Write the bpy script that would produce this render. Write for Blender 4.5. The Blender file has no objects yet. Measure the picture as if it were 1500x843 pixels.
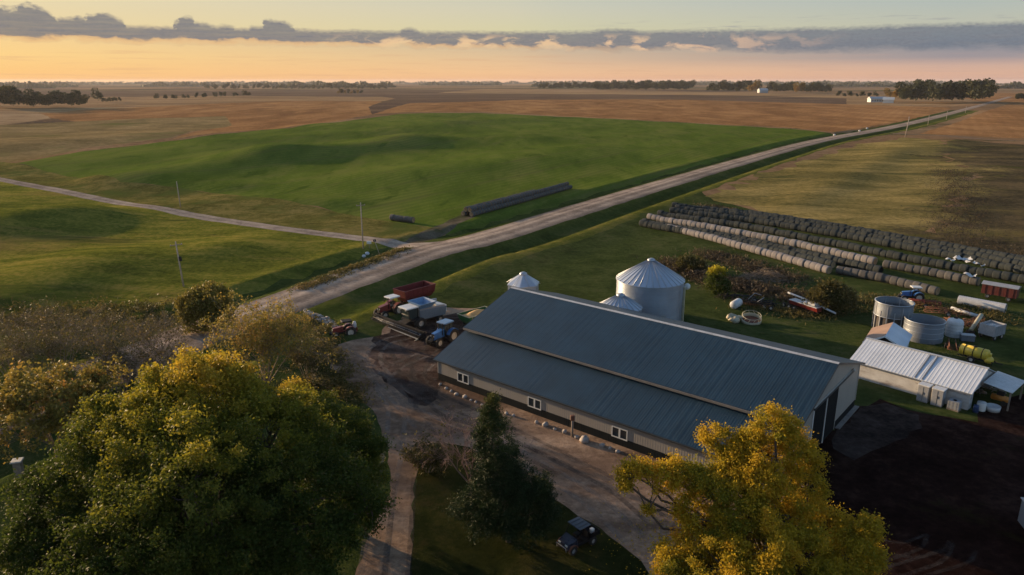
SKY_STR, SUN_STR, HAZE, EXPO = .15, 5.0, .000028, .85
import bpy, math, random
import numpy as np
from mathutils import Vector, Matrix
from mathutils.geometry import delaunay_2d_cdt
random.seed(7); R0 = np.random.RandomState(11)
S = bpy.context.scene; COL = S.collection
PI = math.pi
# ------------------------------------------------------------------ camera geometry (drone 38 m up)
H, F, CX, CY, HV = 38.0, 1060.0, 750.0, 421.5, 118.5
PITCH = math.atan((CY-HV)/F); CP, SP = math.cos(PITCH), math.sin(PITCH)
def ray(u, v):
    a = (u-CX)/F; b = -(v-CY)/F
    return a, CP+b*SP, -SP+b*CP
def G(u, v, z=0.0):                     # where a sight line meets the level z
    a, y, dz = ray(u, v); t = (z-H)/dz
    return a*t, y*t
def PT(u, v, y):                        # point on a sight line at distance y
    a, dy, dz = ray(u, v); t = y/dy
    return Vector((a*t, y, H+dz*t))
SUN_AZ, SUN_EL = math.radians(-55), math.radians(8.0)     # azimuth from +Y, negative = left

# ------------------------------------------------------------------ terrain
def poly(pts): return np.array([G(*p) for p in pts])
road_px = [(-120,650),(20,598),(150,548),(285,492),(440,436),(540,400),(633,368),(720,347),(850,307),(1000,262),(1100,233),(1200,206.5),(1300,188),(1370,172),(1440,153.5),(1480,142)]
ROAD = poly(road_px)
TRACK = poly([(-160,232),(0,263),(120,287),(250,311),(390,332),(470,343),(530,350),(590,357),(650,362)])
ENTR = poly([(600,356),(640,338),(690,314)])
def catmull(P, n=8):
    out = []
    Q = np.vstack([2*P[0]-P[1], P, 2*P[-1]-P[-2]])
    for i in range(1, len(Q)-2):
        for k in range(n):
            t = k/n
            out.append(.5*((2*Q[i])+(-Q[i-1]+Q[i+1])*t+(2*Q[i-1]-5*Q[i]+4*Q[i+1]-Q[i+2])*t*t+(-Q[i-1]+3*Q[i]-3*Q[i+1]+Q[i+2])*t**3))
    out.append(P[-1]); return np.array(out)
ROADC, TRACKC, ENTRC = catmull(ROAD, 6), catmull(TRACK, 5), catmull(ENTR, 5)
def sdist(x, y, P):                     # signed distance to a polyline (right of travel positive)
    x = np.asarray(x, float); y = np.asarray(y, float)
    best = np.full(x.shape, 1e9); sgn = np.ones(x.shape)
    for a, b in zip(P[:-1], P[1:]):
        d = b-a; L2 = d@d
        t = np.clip(((x-a[0])*d[0]+(y-a[1])*d[1])/L2, 0, 1)
        q = np.hypot(x-a[0]-t*d[0], y-a[1]-t*d[1])
        s = np.sign((x-a[0])*d[1]-(y-a[1])*d[0]); s[s == 0] = 1
        m = q < best; best = np.where(m, q, best); sgn = np.where(m, s, sgn)
    return best*sgn
def sm(a, b, t): t = np.clip((t-a)/(b-a), 0, 1); return t*t*(3-2*t)
RIDGES = [  # crest from, crest to (ground points), half-width, height
 ((-300,372),(60,326),17,2.3), ((60,326),(215,309),13,1.8), ((-120,436),(140,386),14,1.0), ((140,386),(330,364),13,.8),
 ((-200,470),(60,430),14,1.8), ((330,372),(470,372),10,1.0),
 ((215,264),(400,232),21,3.4), ((400,232),(600,212),24,3.9), ((600,212),(760,206),28,2.8), ((300,212),(640,190),20,3.1), ((440,192),(760,178),22,3.2), ((380,200),(660,184),14,1.4), ((60,240),(300,222),26,1.6),
 ((560,262),(860,222),26,2.2),  ((330,292),(480,300),9,1.0), ((480,184),(800,172),22,2.2), ((150,268),(330,276),11,1.2), ((1160,302),(1330,215),9,1.0), ((1370,222),(1400,208),12,1.2),
 ((1200,258),(1330,262),12,.8), ((20,215),(240,196),50,3.5), ((1010,296),(1200,240),14,.8)]
RW = [(np.array(G(*a)), np.array(G(*b)), w, hh) for a, b, w, hh in RIDGES]
JX, JY = G(640,360)
def hgt(x, y):
    x = np.atleast_1d(np.asarray(x, float)); y = np.atleast_1d(np.asarray(y, float))
    d = sdist(x, y, ROADC); ad = np.abs(d)
    prof = np.where(d > 0, np.interp(ad, [0,5.8,7,10.5,12.8,17.5,21,30], [.25,.1,-.2,-1.4,-1.45,.8,.55,0]),
                           np.interp(ad, [0,5.8,7,10.5,12.3,16.5,20], [.25,.1,-.2,-1.2,-1.2,.3,0]))
    rr = np.hypot(x, y)
    junction = 1-np.exp(-((x-JX)**2+(y-JY)**2)/(2*9.0**2))
    gx, gy = G(462,452)
    gate = 1-np.exp(-((x-gx)**2+(y-gy)**2)/(2*8.0**2))
    fadefar = 1-sm(500, 900, rr)
    z = np.where(prof < .1, prof*np.where(d < 0, junction, gate), prof)*fadefar
    offroad = sm(14, 45, ad)
    farm = sm(42, 95, np.hypot((x-28)/1.5, y-100))
    sw = np.zeros_like(x)
    for a, b, w, hh in RW:
        e = b-a; L2 = e@e
        t = np.clip(((x-a[0])*e[0]+(y-a[1])*e[1])/L2, 0, 1)
        q = np.hypot(x-a[0]-t*e[0], y-a[1]-t*e[1])
        sw += hh*np.exp(-(q/w)**2*.8)
    sw += .35*np.sin(x*.061+1.3*np.sin(y*.043))*np.sin(y*.057+.7)
    td = np.abs(sdist(x, y, TRACKC)); sw *= .35+.65*sm(4, 16, td)
    big = 2.2*np.sin(x/173.+.6)*np.sin(y/231.+x/410.)*sm(300, 700, rr)
    return z+(sw+big)*offroad*farm*(1-.6*sm(2500, 6000, rr))
def hh(x, y): return float(hgt(x, y)[0])
def at(u, v, lift=0.0):                 # the ground point a sight line meets
    z = 0.0
    for _ in range(6):
        x, y = G(u, v, z); z = .5*z+.5*hh(x, y)
    x, y = G(u, v, z)
    return Vector((x, y, hh(x, y)+lift))
def heading(p, q):                      # rotation that points local +X from pixel p to pixel q
    a, b = G(*p), G(*q); return math.atan2(b[1]-a[1], b[0]-a[0])

# ------------------------------------------------------------------ node helpers
def newmat(name):
    m = bpy.data.materials.new(name); m.use_nodes = True
    nt = m.node_tree; nt.nodes.clear(); return m, nt
def N(nt, kind, **kw):
    n = nt.nodes.new(kind)
    for k, v in kw.items():
        if k[0] == '_': setattr(n, k[1:], v)
        else:
            key = k.replace('__', ' ')
            n.inputs[int(key[1:]) if key[0] == 'i' and key[1:].isdigit() else key].default_value = v
    return n
def L(nt, a, b): nt.links.new(a, b)
def c4(c): return (c[0], c[1], c[2], 1)
def ramp(nt, fac, stops, interp='LINEAR'):
    r = N(nt, 'ShaderNodeValToRGB'); r.color_ramp.interpolation = interp
    e = r.color_ramp.elements
    while len(e) < len(stops): e.new(.5)
    for k, (p, c) in enumerate(stops):
        e[k].position = p; e[k].color = c4(c) if not isinstance(c, (int, float)) else (c, c, c, 1)
    if fac is not None: L(nt, fac, r.inputs[0])
    return r.outputs[0]
def math_(nt, op, a, b=None, clamp=False):
    n = N(nt, 'ShaderNodeMath', _operation=op, _use_clamp=clamp)
    for k, v in enumerate((a, b)):
        if v is None: continue
        if isinstance(v, (int, float)): n.inputs[k].default_value = v
        else: L(nt, v, n.inputs[k])
    return n.outputs[0]
def mix(nt, fac, a, b, blend='MIX'):
    n = N(nt, 'ShaderNodeMix', _data_type='RGBA', _blend_type=blend)
    for k, v in ((0, fac), (6, a), (7, b)):
        if isinstance(v, (int, float)): n.inputs[k].default_value = v if k == 0 else (v, v, v, 1)
        elif isinstance(v, tuple): n.inputs[k].default_value = c4(v)
        else: L(nt, v, n.inputs[k])
    return n.outputs[2]
def coords(nt, scale=(1,1,1), rot=0, kind='Object'):
    t = N(nt, 'ShaderNodeTexCoord'); m = N(nt, 'ShaderNodeMapping')
    L(nt, t.outputs[kind], m.inputs[0]); m.inputs['Scale'].default_value = scale; m.inputs['Rotation'].default_value = (0,0,rot)
    return m.outputs[0]
def noise(nt, vec, scale, detail=5, rough=.6, dist=0):
    n = N(nt, 'ShaderNodeTexNoise', Scale=scale, Detail=detail, Roughness=rough, Distortion=dist)
    L(nt, vec, n.inputs['Vector']); return n.outputs[0]
def finish(nt, col, rough=.7, metal=0, bump=None, bstr=.3, bdist=.1, spec=.3, trans=None):
    p = N(nt, 'ShaderNodeBsdfPrincipled', Roughness=rough, Metallic=metal)
    p.inputs['Specular IOR Level'].default_value = spec
    if isinstance(col, tuple): p.inputs['Base Color'].default_value = c4(col)
    else: L(nt, col, p.inputs['Base Color'])
    if bump is not None:
        b = N(nt, 'ShaderNodeBump', Strength=bstr, Distance=bdist); L(nt, bump, b.inputs['Height']); L(nt, b.outputs[0], p.inputs['Normal'])
    out = N(nt, 'ShaderNodeOutputMaterial'); sh = p.outputs[0]
    if trans:
        t = N(nt, 'ShaderNodeBsdfTranslucent')
        if isinstance(col, tuple): t.inputs[0].default_value = c4(col)
        else: L(nt, col, t.inputs[0])
        m = N(nt, 'ShaderNodeMixShader'); m.inputs[0].default_value = trans
        L(nt, sh, m.inputs[1]); L(nt, t.outputs[0], m.inputs[2]); sh = m.outputs[0]
    L(nt, sh, out.inputs[0])
def paint(name, c, var=.25, scale=1.5, rough=.45, metal=0, dirt=(.09,.07,.05), dirtamt=.35, spec=.4, bump=0):
    """painted or bare surface with uneven tone and dust"""
    m, nt = newmat(name); v = coords(nt)
    n1 = noise(nt, v, scale, 6); n2 = noise(nt, v, scale*4.3, 4)
    a = mix(nt, ramp(nt, n1, [(.3,0),(.7,1)]), tuple(x*(1-var) for x in c), tuple(min(1,x*(1+var)) for x in c))
    a = mix(nt, math_(nt, 'MULTIPLY', ramp(nt, n2, [(.45,0),(.75,1)]), dirtamt), a, dirt)
    r = math_(nt, 'ADD', math_(nt, 'MULTIPLY', n1, .3), rough-.15)
    p = N(nt, 'ShaderNodeBsdfPrincipled', Metallic=metal); p.inputs['Specular IOR Level'].default_value = spec
    L(nt, a, p.inputs['Base Color']); L(nt, r, p.inputs['Roughness'])
    if bump:
        b = N(nt, 'ShaderNodeBump', Strength=bump, Distance=.05); L(nt, n2, b.inputs['Height']); L(nt, b.outputs[0], p.inputs['Normal'])
    L(nt, p.outputs[0], N(nt, 'ShaderNodeOutputMaterial').inputs[0])
    return m
def ribbed(name, c, axis='X', period=.3, rough=.4, metal=.0, strength=.5, var=.12, stain=(.2,.17,.13), stainamt=.15, spec=.5, seam=.12):
    """ribbed or corrugated sheet: bands across one local axis"""
    m, nt = newmat(name); t = N(nt, 'ShaderNodeTexCoord'); v = t.outputs['Object']
    sx = N(nt, 'ShaderNodeSeparateXYZ'); L(nt, v, sx.inputs[0])
    if axis == 'A': cc = math_(nt, 'MULTIPLY', math_(nt, 'ARCTAN2', sx.outputs[1], sx.outputs[0]), 1.0)
    else: cc = sx.outputs['XYZ'.index(axis)]
    s = math_(nt, 'SINE', math_(nt, 'MULTIPLY', cc, 2*PI/period))
    s = math_(nt, 'MULTIPLY', math_(nt, 'ADD', s, 1.0), .5); s = math_(nt, 'POWER', s, 3.0)
    n1 = noise(nt, v, .35, 6); n2 = noise(nt, v, 2.5, 5)
    sh = N(nt, 'ShaderNodeTexWhiteNoise', _noise_dimensions='1D'); L(nt, math_(nt, 'FLOOR', math_(nt, 'MULTIPLY', cc, 1/(.9 if axis != 'A' else .2))), sh.inputs['W'])
    a = mix(nt, ramp(nt, n1, [(.3,0),(.7,1)]), tuple(x*(1-var) for x in c), tuple(min(1,x*(1+var)) for x in c))
    a = mix(nt, math_(nt, 'MULTIPLY', sh.outputs[0], seam), a, tuple(x*.55 for x in c))
    a = mix(nt, math_(nt, 'MULTIPLY', ramp(nt, n2, [(.5,0),(.8,1)]), stainamt), a, stain)
    p = N(nt, 'ShaderNodeBsdfPrincipled', Metallic=metal, Roughness=rough); p.inputs['Specular IOR Level'].default_value = spec
    L(nt, a, p.inputs['Base Color'])
    b = N(nt, 'ShaderNodeBump', Strength=strength, Distance=.03); L(nt, s, b.inputs['Height']); L(nt, b.outputs[0], p.inputs['Normal'])
    L(nt, p.outputs[0], N(nt, 'ShaderNodeOutputMaterial').inputs[0])
    return m
def ground(name, cols, big=.012, mid=.09, fine=1.2, bump=.6, bdist=.35, rows=None, tram=None, blend=None, stretch=(1,1,1), rot=0, rough=.95, patch=None, tracks=None, rough2=None):
    """cols: dark, base, light; patch: (colour, scale, lo, hi) drifts of another growth; rows: (angle, period, amount)"""
    m, nt = newmat(name); v = coords(nt, stretch, rot); w = coords(nt)
    nb = noise(nt, v, big, 5, .6); nm = noise(nt, v, mid, 6, .62, .4); nf = noise(nt, w, fine, 7, .75); nff = noise(nt, w, fine*6, 3, .7)
    f = math_(nt, 'ADD', math_(nt, 'MULTIPLY', nb, .28), math_(nt, 'MULTIPLY', nm, .36)); f = math_(nt, 'ADD', f, math_(nt, 'MULTIPLY', nf, .38))
    a = ramp(nt, f, [(.43,cols[0]),(.51,cols[1]),(.585,cols[2])])
    if patch:
        for pc, ps, lo, hi in patch:
            q = ramp(nt, math_(nt, 'ADD', math_(nt, 'MULTIPLY', noise(nt, v, ps, 6, .65, .6), .8), math_(nt, 'MULTIPLY', nf, .2)), [(lo,0),(hi,1)])
            a = mix(nt, q, a, pc)
    if blend:       # two kinds of growth meeting in a ragged border
        a2 = ramp(nt, f, [(.43,blend[0][0]),(.51,blend[0][1]),(.585,blend[0][2])])
        for pc, ps, lo, hi in blend[1]:
            q = ramp(nt, math_(nt, 'ADD', math_(nt, 'MULTIPLY', noise(nt, v, ps, 6, .65, .6), .8), math_(nt, 'MULTIPLY', nf, .2)), [(lo,0),(hi,1)]); a2 = mix(nt, q, a2, pc)
        at_ = N(nt, 'ShaderNodeAttribute', _attribute_name='across')
        x = math_(nt, 'ADD', at_.outputs['Fac'], math_(nt, 'MULTIPLY', math_(nt, 'SUBTRACT', noise(nt, w, .03, 6, .7), .5), 110.0)); x = math_(nt, 'ADD', x, math_(nt, 'MULTIPLY', math_(nt, 'SUBTRACT', nf, .5), 16.0))
        a = mix(nt, ramp(nt, math_(nt, 'DIVIDE', math_(nt, 'ADD', x, 9.0), 18.0), [(0,1),(1,0)]), a, a2)
    hgt_ = math_(nt, 'ADD', nf, math_(nt, 'MULTIPLY', nff, .5))
    if rows:
        rv = coords(nt, (1,1,1), rows[0]); sx = N(nt, 'ShaderNodeSeparateXYZ'); L(nt, rv, sx.inputs[0])
        ph = math_(nt, 'ADD', math_(nt, 'MULTIPLY', sx.outputs[0], 2*PI/rows[1]), math_(nt, 'MULTIPLY', nm, 3.0))
        s = math_(nt, 'MULTIPLY', math_(nt, 'ADD', math_(nt, 'SINE', ph), 1), .5)
        s = math_(nt, 'MULTIPLY', s, nf)
        a = mix(nt, math_(nt, 'MULTIPLY', s, rows[2]*1.6), a, cols[0])
    if tram:        # paired wheel lines through a sown field
        rv = coords(nt, (1,1,1), tram[0]); sx = N(nt, 'ShaderNodeSeparateXYZ'); L(nt, rv, sx.inputs[0])
        ph = math_(nt, 'MULTIPLY', sx.outputs[0], 2*PI/tram[1]); sp_ = math_(nt, 'POWER', math_(nt, 'ABSOLUTE', math_(nt, 'COSINE', ph)), 60.0)
        a = mix(nt, math_(nt, 'MULTIPLY', math_(nt, 'MULTIPLY', sp_, ramp(nt, nm, [(.35,.2),(.6,1)])), tram[2]), a, tram[3])
    if tracks:      # wheel bands on roads, painted bank light on the verge, by stored 'across'
        at_ = N(nt, 'ShaderNodeAttribute', _attribute_name='across')
        lo, hi, stops = tracks
        x = math_(nt, 'ADD', at_.outputs['Fac'], math_(nt, 'MULTIPLY', math_(nt, 'SUBTRACT', nm, .5), 1.6))
        x = math_(nt, 'ADD', x, math_(nt, 'MULTIPLY', math_(nt, 'SUBTRACT', nf, .5), .9))
        q = ramp(nt, math_(nt, 'DIVIDE', math_(nt, 'SUBTRACT', x, lo), hi-lo), stops)
        a = mix(nt, .85, a, q, 'MULTIPLY')
    finish(nt, a, rough, 0, hgt_, bump, bdist, .0)
    return m
def leafmat(name, stops, trans=.35, rough=.6):
    m, nt = newmat(name); at_ = N(nt, 'ShaderNodeAttribute', _attribute_name='tint')
    finish(nt, ramp(nt, at_.outputs['Fac'], stops), rough, 0, spec=.15, trans=trans); return m
def glassmat(name, c=(.02,.03,.035)):
    m, nt = newmat(name); finish(nt, c, .08, 0, spec=.8); return m

# ------------------------------------------------------------------ mesh helpers
class MB:
    def __init__(s): s.v = []; s.f = []; s.sm = []; s.mi = []; s.cur = 0
    def add(s, vs, fs, smooth=False, M=None):
        b = len(s.v)
        s.v += [tuple(M @ Vector(p)) for p in vs] if M is not None else [tuple(p) for p in vs]
        s.f += [tuple(i+b for i in f) for f in fs]; s.sm += [smooth]*len(fs); s.mi += [s.cur]*len(fs); return s
    def box(s, x0, x1, y0, y1, z0, z1, M=None, ch=0.0):
        if ch:
            vs = []
            for z, e in ((z0,ch),(z0+ch,0),(z1-ch,0),(z1,ch)):
                c = ch
                vs += [(x0+e+c,y0+e,z),(x1-e-c,y0+e,z),(x1-e,y0+e+c,z),(x1-e,y1-e-c,z),(x1-e-c,y1-e,z),(x0+e+c,y1-e,z),(x0+e,y1-e-c,z),(x0+e,y0+e+c,z)]
            fs = [tuple(range(7,-1,-1)), tuple(range(24,32))]
            for r in range(3):
                for k in range(8): fs.append((r*8+k, r*8+(k+1)%8, r*8+8+(k+1)%8, r*8+8+k))
            return s.add(vs, fs, False, M)
        vs = [(x0,y0,z0),(x1,y0,z0),(x1,y1,z0),(x0,y1,z0),(x0,y0,z1),(x1,y0,z1),(x1,y1,z1),(x0,y1,z1)]
        return s.add(vs, [(3,2,1,0),(4,5,6,7),(0,1,5,4),(1,2,6,5),(2,3,7,6),(3,0,4,7)], False, M)
    def hexa(s, b, t, M=None):          # eight corners: bottom 4, top 4
        return s.add(list(b)+list(t), [(3,2,1,0),(4,5,6,7),(0,1,5,4),(1,2,6,5),(2,3,7,6),(3,0,4,7)], False, M)
    def prism(s, prof, x0, x1, M=None, axis='X'):   # profile in the other two axes
        n = len(prof)
        f = (lambda x, p: (x,p[0],p[1])) if axis == 'X' else (lambda x, p: (p[0],x,p[1])) if axis == 'Y' else (lambda x, p: (p[0],p[1],x))
        vs = [f(x0,p) for p in prof]+[f(x1,p) for p in prof]
        fs = [tuple(range(n))[::-1], tuple(range(n,2*n))]+[(i,(i+1)%n,n+(i+1)%n,n+i) for i in range(n)]
        return s.add(vs, fs, False, M)
    def rings(s, rs, smooth=True, caps=True, closed=True, M=None):
        n = len(rs[0]); vs = [p for r in rs for p in r]; fs = []
        for k in range(len(rs)-1):
            for i in range(n if closed else n-1): fs.append((k*n+i, k*n+(i+1)%n, k*n+n+(i+1)%n, k*n+n+i))
        s.add(vs, fs, smooth, M)
        if caps:
            b = len(s.v)-len(vs)
            s.f += [tuple(b+i for i in range(n))[::-1], tuple(b+len(vs)-n+i for i in range(n))]; s.sm += [False]*2; s.mi += [s.cur]*2
        return s
    def tube(s, pts, r, n=8, caps=True, smooth=True, M=None):
        pts = [Vector(p) for p in pts]; rr = r if isinstance(r, (list, tuple)) else [r]*len(pts); rs = []
        for k, p in enumerate(pts):
            d = (pts[min(k+1,len(pts)-1)]-pts[max(k-1,0)]).normalized()
            up = Vector((0,0,1)) if abs(d.z) < .95 else Vector((1,0,0))
            a = d.cross(up).normalized(); b = a.cross(d)
            rs.append([tuple(p+(a*math.cos(2*PI*i/n)-b*math.sin(2*PI*i/n))*rr[k]) for i in range(n)])
        return s.rings(rs, smooth, caps, True, M)
    def lathe(s, prof, n=32, smooth=True, M=None, caps=False, jitter=0):   # prof: (r, z)
        rs = [[(r*math.cos(2*PI*i/n), r*math.sin(2*PI*i/n), z) for i in range(n)] for r, z in prof]
        return s.rings(rs, smooth, caps, True, M)
    def ball(s, c, r, n=12, k=7, M=None, jit=0, rnd=random):
        rx, ry, rz = r if isinstance(r, (tuple, list)) else (r, r, r); rs = []
        for j in range(k+1):
            t = -PI/2+PI*(j+.001)/(k+.002); row = []
            for i in range(n):
                q = 1+rnd.uniform(-jit, jit); row.append((c[0]+rx*q*math.cos(t)*math.cos(2*PI*i/n), c[1]+ry*q*math.cos(t)*math.sin(2*PI*i/n), c[2]+rz*q*math.sin(t)))
            rs.append(row)
        return s.rings(rs, True, True, True, M)
    def build(s, name, m, parent=None):
        me = bpy.data.meshes.new(name); me.from_pydata(s.v, [], s.f)
        for x in (m if isinstance(m, (list, tuple)) else [m]): me.materials.append(x)
        me.polygons.foreach_set('use_smooth', s.sm); me.polygons.foreach_set('material_index', s.mi); me.update()
        o = bpy.data.objects.new(name, me); COL.objects.link(o); o.parent = parent; return o
def npmesh(name, V, Fq, m, parent=None, tint=None, smooth=False, mi=None):
    """mesh straight from arrays; every face has the same number of corners"""
    V = np.ascontiguousarray(V, np.float32); Fq = np.ascontiguousarray(Fq, np.int32); nf, k = Fq.shape
    me = bpy.data.meshes.new(name); me.vertices.add(len(V)); me.vertices.foreach_set('co', V.ravel())
    me.loops.add(nf*k); me.loops.foreach_set('vertex_index', Fq.ravel())
    me.polygons.add(nf); me.polygons.foreach_set('loop_start', np.arange(nf, dtype=np.int32)*k)
    if smooth: me.polygons.foreach_set('use_smooth', np.ones(nf, bool))
    for x in (m if isinstance(m, (list, tuple)) else [m]): me.materials.append(x)
    if mi is not None: me.polygons.foreach_set('material_index', np.asarray(mi, np.int32))
    if tint is not None:
        a = me.attributes.new('tint', 'FLOAT', 'FACE'); a.data.foreach_set('value', np.ascontiguousarray(tint, np.float32))
    me.update(calc_edges=True); me.validate()
    o = bpy.data.objects.new(name, me); COL.objects.link(o); o.parent = parent; return o
def tag(o, label=None, cat=None, group=None, kind=None):
    if label: o['label'] = label
    if cat: o['category'] = cat
    if group: o['group'] = group
    if kind: o['kind'] = kind
    return o
def thing(name, label, cat, loc=(0,0,0), rz=0, group=None):
    o = bpy.data.objects.new(name, None); COL.objects.link(o); o.location = loc; o.rotation_euler = (0,0,rz)
    o.empty_display_size = .5
    return tag(o, label, cat, group)
def copy_tree(o, parent=None, kids=None):
    c = o.copy(); COL.objects.link(c); c.parent = parent
    for ch in list(o.children): copy_tree(ch, c)
    return c
def RZ(a): return Matrix.Rotation(a, 4, 'Z')
def T(x, y, z): return Matrix.Translation((x, y, z))

# ------------------------------------------------------------------ ground, split into its zones by one shared triangulation
def dens(P, jit=0, closed=True):
    P = np.asarray(P, float); out = []
    rng = np.random.RandomState(len(P)*7+3); n = len(P)
    for i in range(n if closed else n-1):
        a, b = P[i], P[(i+1) % n]; Ld = np.hypot(*(b-a)); mid = np.hypot(*((a+b)/2))
        k = max(1, int(Ld/max(1.2, mid*.02)))
        for j in range(k):
            q = a+(b-a)*j/k
            if jit: q = q+rng.uniform(-1, 1, 2)*jit*min(1, np.hypot(*q)/100)
            out.append(q)
    if not closed: out.append(P[-1])
    return np.array(out)
def ribbon(C, wl, wr=None):
    C = np.asarray(C); wr = wl if wr is None else wr
    d = np.gradient(C, axis=0); d /= np.linalg.norm(d, axis=1)[:, None]; n = np.stack([d[:,1], -d[:,0]], 1)
    wl = np.broadcast_to(wl, len(C)); wr = np.broadcast_to(wr, len(C))
    return np.vstack([C+n*wr[:,None], (C-n*wl[:,None])[::-1]])
P_ = lambda pts: poly(pts)
ZONES = [   # name, outline, edge roughness; first match wins
 ('gravel_road', ribbon(ROADC, 5.9), .25),
 ('field_track', ribbon(catmull(poly([(1306,196),(1400,201),(1500,208),(1640,217)]), 4), 2.2), .3),
 ('side_track', ribbon(TRACKC, np.interp(np.linspace(0,1,len(TRACKC)), [0,.8,.93,1], [2.6,2.5,3.2,9])), .3),
 ('field_entrance', ribbon(ENTRC, np.array([4.5]+[2.6]*(len(ENTRC)-1))), .5),
 ('churned_soil', P_([(538,524),(552,494),(600,470),(680,458),(730,455),(740,520),(655,545),(642,566),(632,596),(606,588),(562,562)]), .8),
 ('driveway', P_([(486,512),(520,502),(556,494),(568,478),(600,466),(650,452),(720,452),(800,560),(1000,660),(1130,700),(1085,760),(1000,860),(960,860),(940,822),(880,775),(820,735),(745,690),(690,656),(640,647),(614,662),(604,740),(598,900),(500,900),(535,800),(572,720),(568,650),(548,600),(505,560),(488,540)]), .35),
 ('worn_ground', P_([(1215,655),(1258,596),(1300,592),(1345,606),(1350,628),(1300,655),(1245,672)]), .5),
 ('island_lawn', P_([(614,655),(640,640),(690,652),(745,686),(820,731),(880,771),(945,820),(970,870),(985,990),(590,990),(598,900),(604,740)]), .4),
 ('bare_soil', P_([(800,560),(1100,600),(1180,650),(1262,592),(1300,588),(1360,606),(1430,618),(1462,602),(1500,578),(1640,556),(1700,950),(960,950),(1000,860),(1085,760),(1130,700),(1000,660)]), 1.0),
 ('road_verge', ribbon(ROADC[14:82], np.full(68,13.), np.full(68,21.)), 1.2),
 ('green_field', P_([(24,243),(60,235),(120,223),(250,208),(330,197),(400,190),(500,178),(590,167),(700,165),(850,171),(1000,179),(1150,188),(1222,196),(1190,203),(1100,227),(1000,255),(900,284),(838,302),(760,322),(712,336),(660,344),(636,334),(600,329),(560,324),(500,312),(430,301),(360,291),(265,279),(180,275),(100,258)]), .7),
 ('rough_verge', P_([(-200,195),(24,243),(100,258),(180,275),(265,279),(360,291),(430,301),(500,312),(560,324),(636,334),(640,356),(590,357),(530,350),(470,343),(390,332),(250,311),(120,287),(0,263),(-200,225)]), .4),
 ('stubble_field', P_([(1040,292),(1090,268),(1180,236),(1262,213),(1320,203),(1390,209),(1380,232),(1430,255),(1420,290),(1385,330),(1340,350),(1240,335),(1140,317),(1085,303)]), 4.5),
 ('weedy_field', P_([(1390,207),(1500,214),(1700,228),(1900,330),(1900,470),(1500,402),(1385,368),(1340,350),(1385,330),(1420,290),(1430,255),(1380,232)]), 4.5),
 ('brown_field', P_([(1345,196),(1400,180),(1450,162),(1480,151),(1560,150),(1900,170),(1900,228),(1500,203)]), .8),
 ('brown_field', P_([(1222,194),(1150,186),(1000,178),(850,170),(700,163),(590,165),(545,168),(600,152),(760,147),(1000,147),(1240,152),(1380,157),(1395,159),(1310,184)]), .8),
 ('tilled_field', P_([(600,152),(545,168),(540,158),(580,144),(640,137),(760,137),(900,138),(1100,141),(1240,144),(1240,152),(1000,147),(760,147)]), .8),
 ('tan_field', P_([(1240,152),(1240,144),(1100,141),(900,138),(760,137),(640,137),(700,131),(1000,133),(1280,137),(1400,142),(1440,150),(1380,157)]), .8),
 ('straw_field', P_([(-300,186),(-300,163),(0,163),(60,166),(75,172),(0,181)]), .8),
 ('pasture', P_([(-400,212),(-300,186),(0,181),(110,176),(220,172),(330,170),(340,182),(250,204),(120,219),(24,240),(-200,225)]), .8),
 ('brown_field', P_([(330,170),(220,172),(110,176),(75,172),(60,166),(125,161),(250,156),(420,150),(560,150),(540,158),(545,168),(500,176),(400,188),(330,195),(250,206),(340,182)]), .8),
 ('tan_field', P_([(125,161),(60,166),(0,163),(-300,163),(-400,150),(0,142),(300,141),(560,141),(580,144),(560,150),(420,150),(250,156)]), .8),
 ('tilled_field', P_([(-400,150),(-400,137),(0,133),(300,133),(500,131),(700,131),(640,137),(580,144),(560,141),(300,141),(0,142)]), .8),
 ('brown_field', P_([(1440,150),(1400,142),(1300,138),(1500,136),(1900,140),(1900,170),(1560,150),(1480,151)]), .8),
 ('meadow', P_([(-260,285),(-160,236),(0,266),(120,290),(250,314),(390,335),(470,346),(530,353),(590,362),(600,372),(540,392),(440,428),(285,484),(150,540),(-120,640),(-420,640)]), .4),
 ('farm_lawn', P_([(-500,1200),(-120,650),(440,440),(860,312),(1000,268),(1040,292),(1085,303),(1140,317),(1240,335),(1340,350),(1385,368),(1500,402),(1900,470),(2000,900),(1800,1200)]), .6),
]
def inside(px, py, P):
    r = np.zeros(len(px), bool); n = len(P)
    for i in range(n):
        x0, y0 = P[i]; x1, y1 = P[(i+1) % n]
        if y0 == y1: continue
        c = ((y0 > py) != (y1 > py)) & (px < (x1-x0)*(py-y0)/(y1-y0)+x0); r ^= c
    return r
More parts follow.
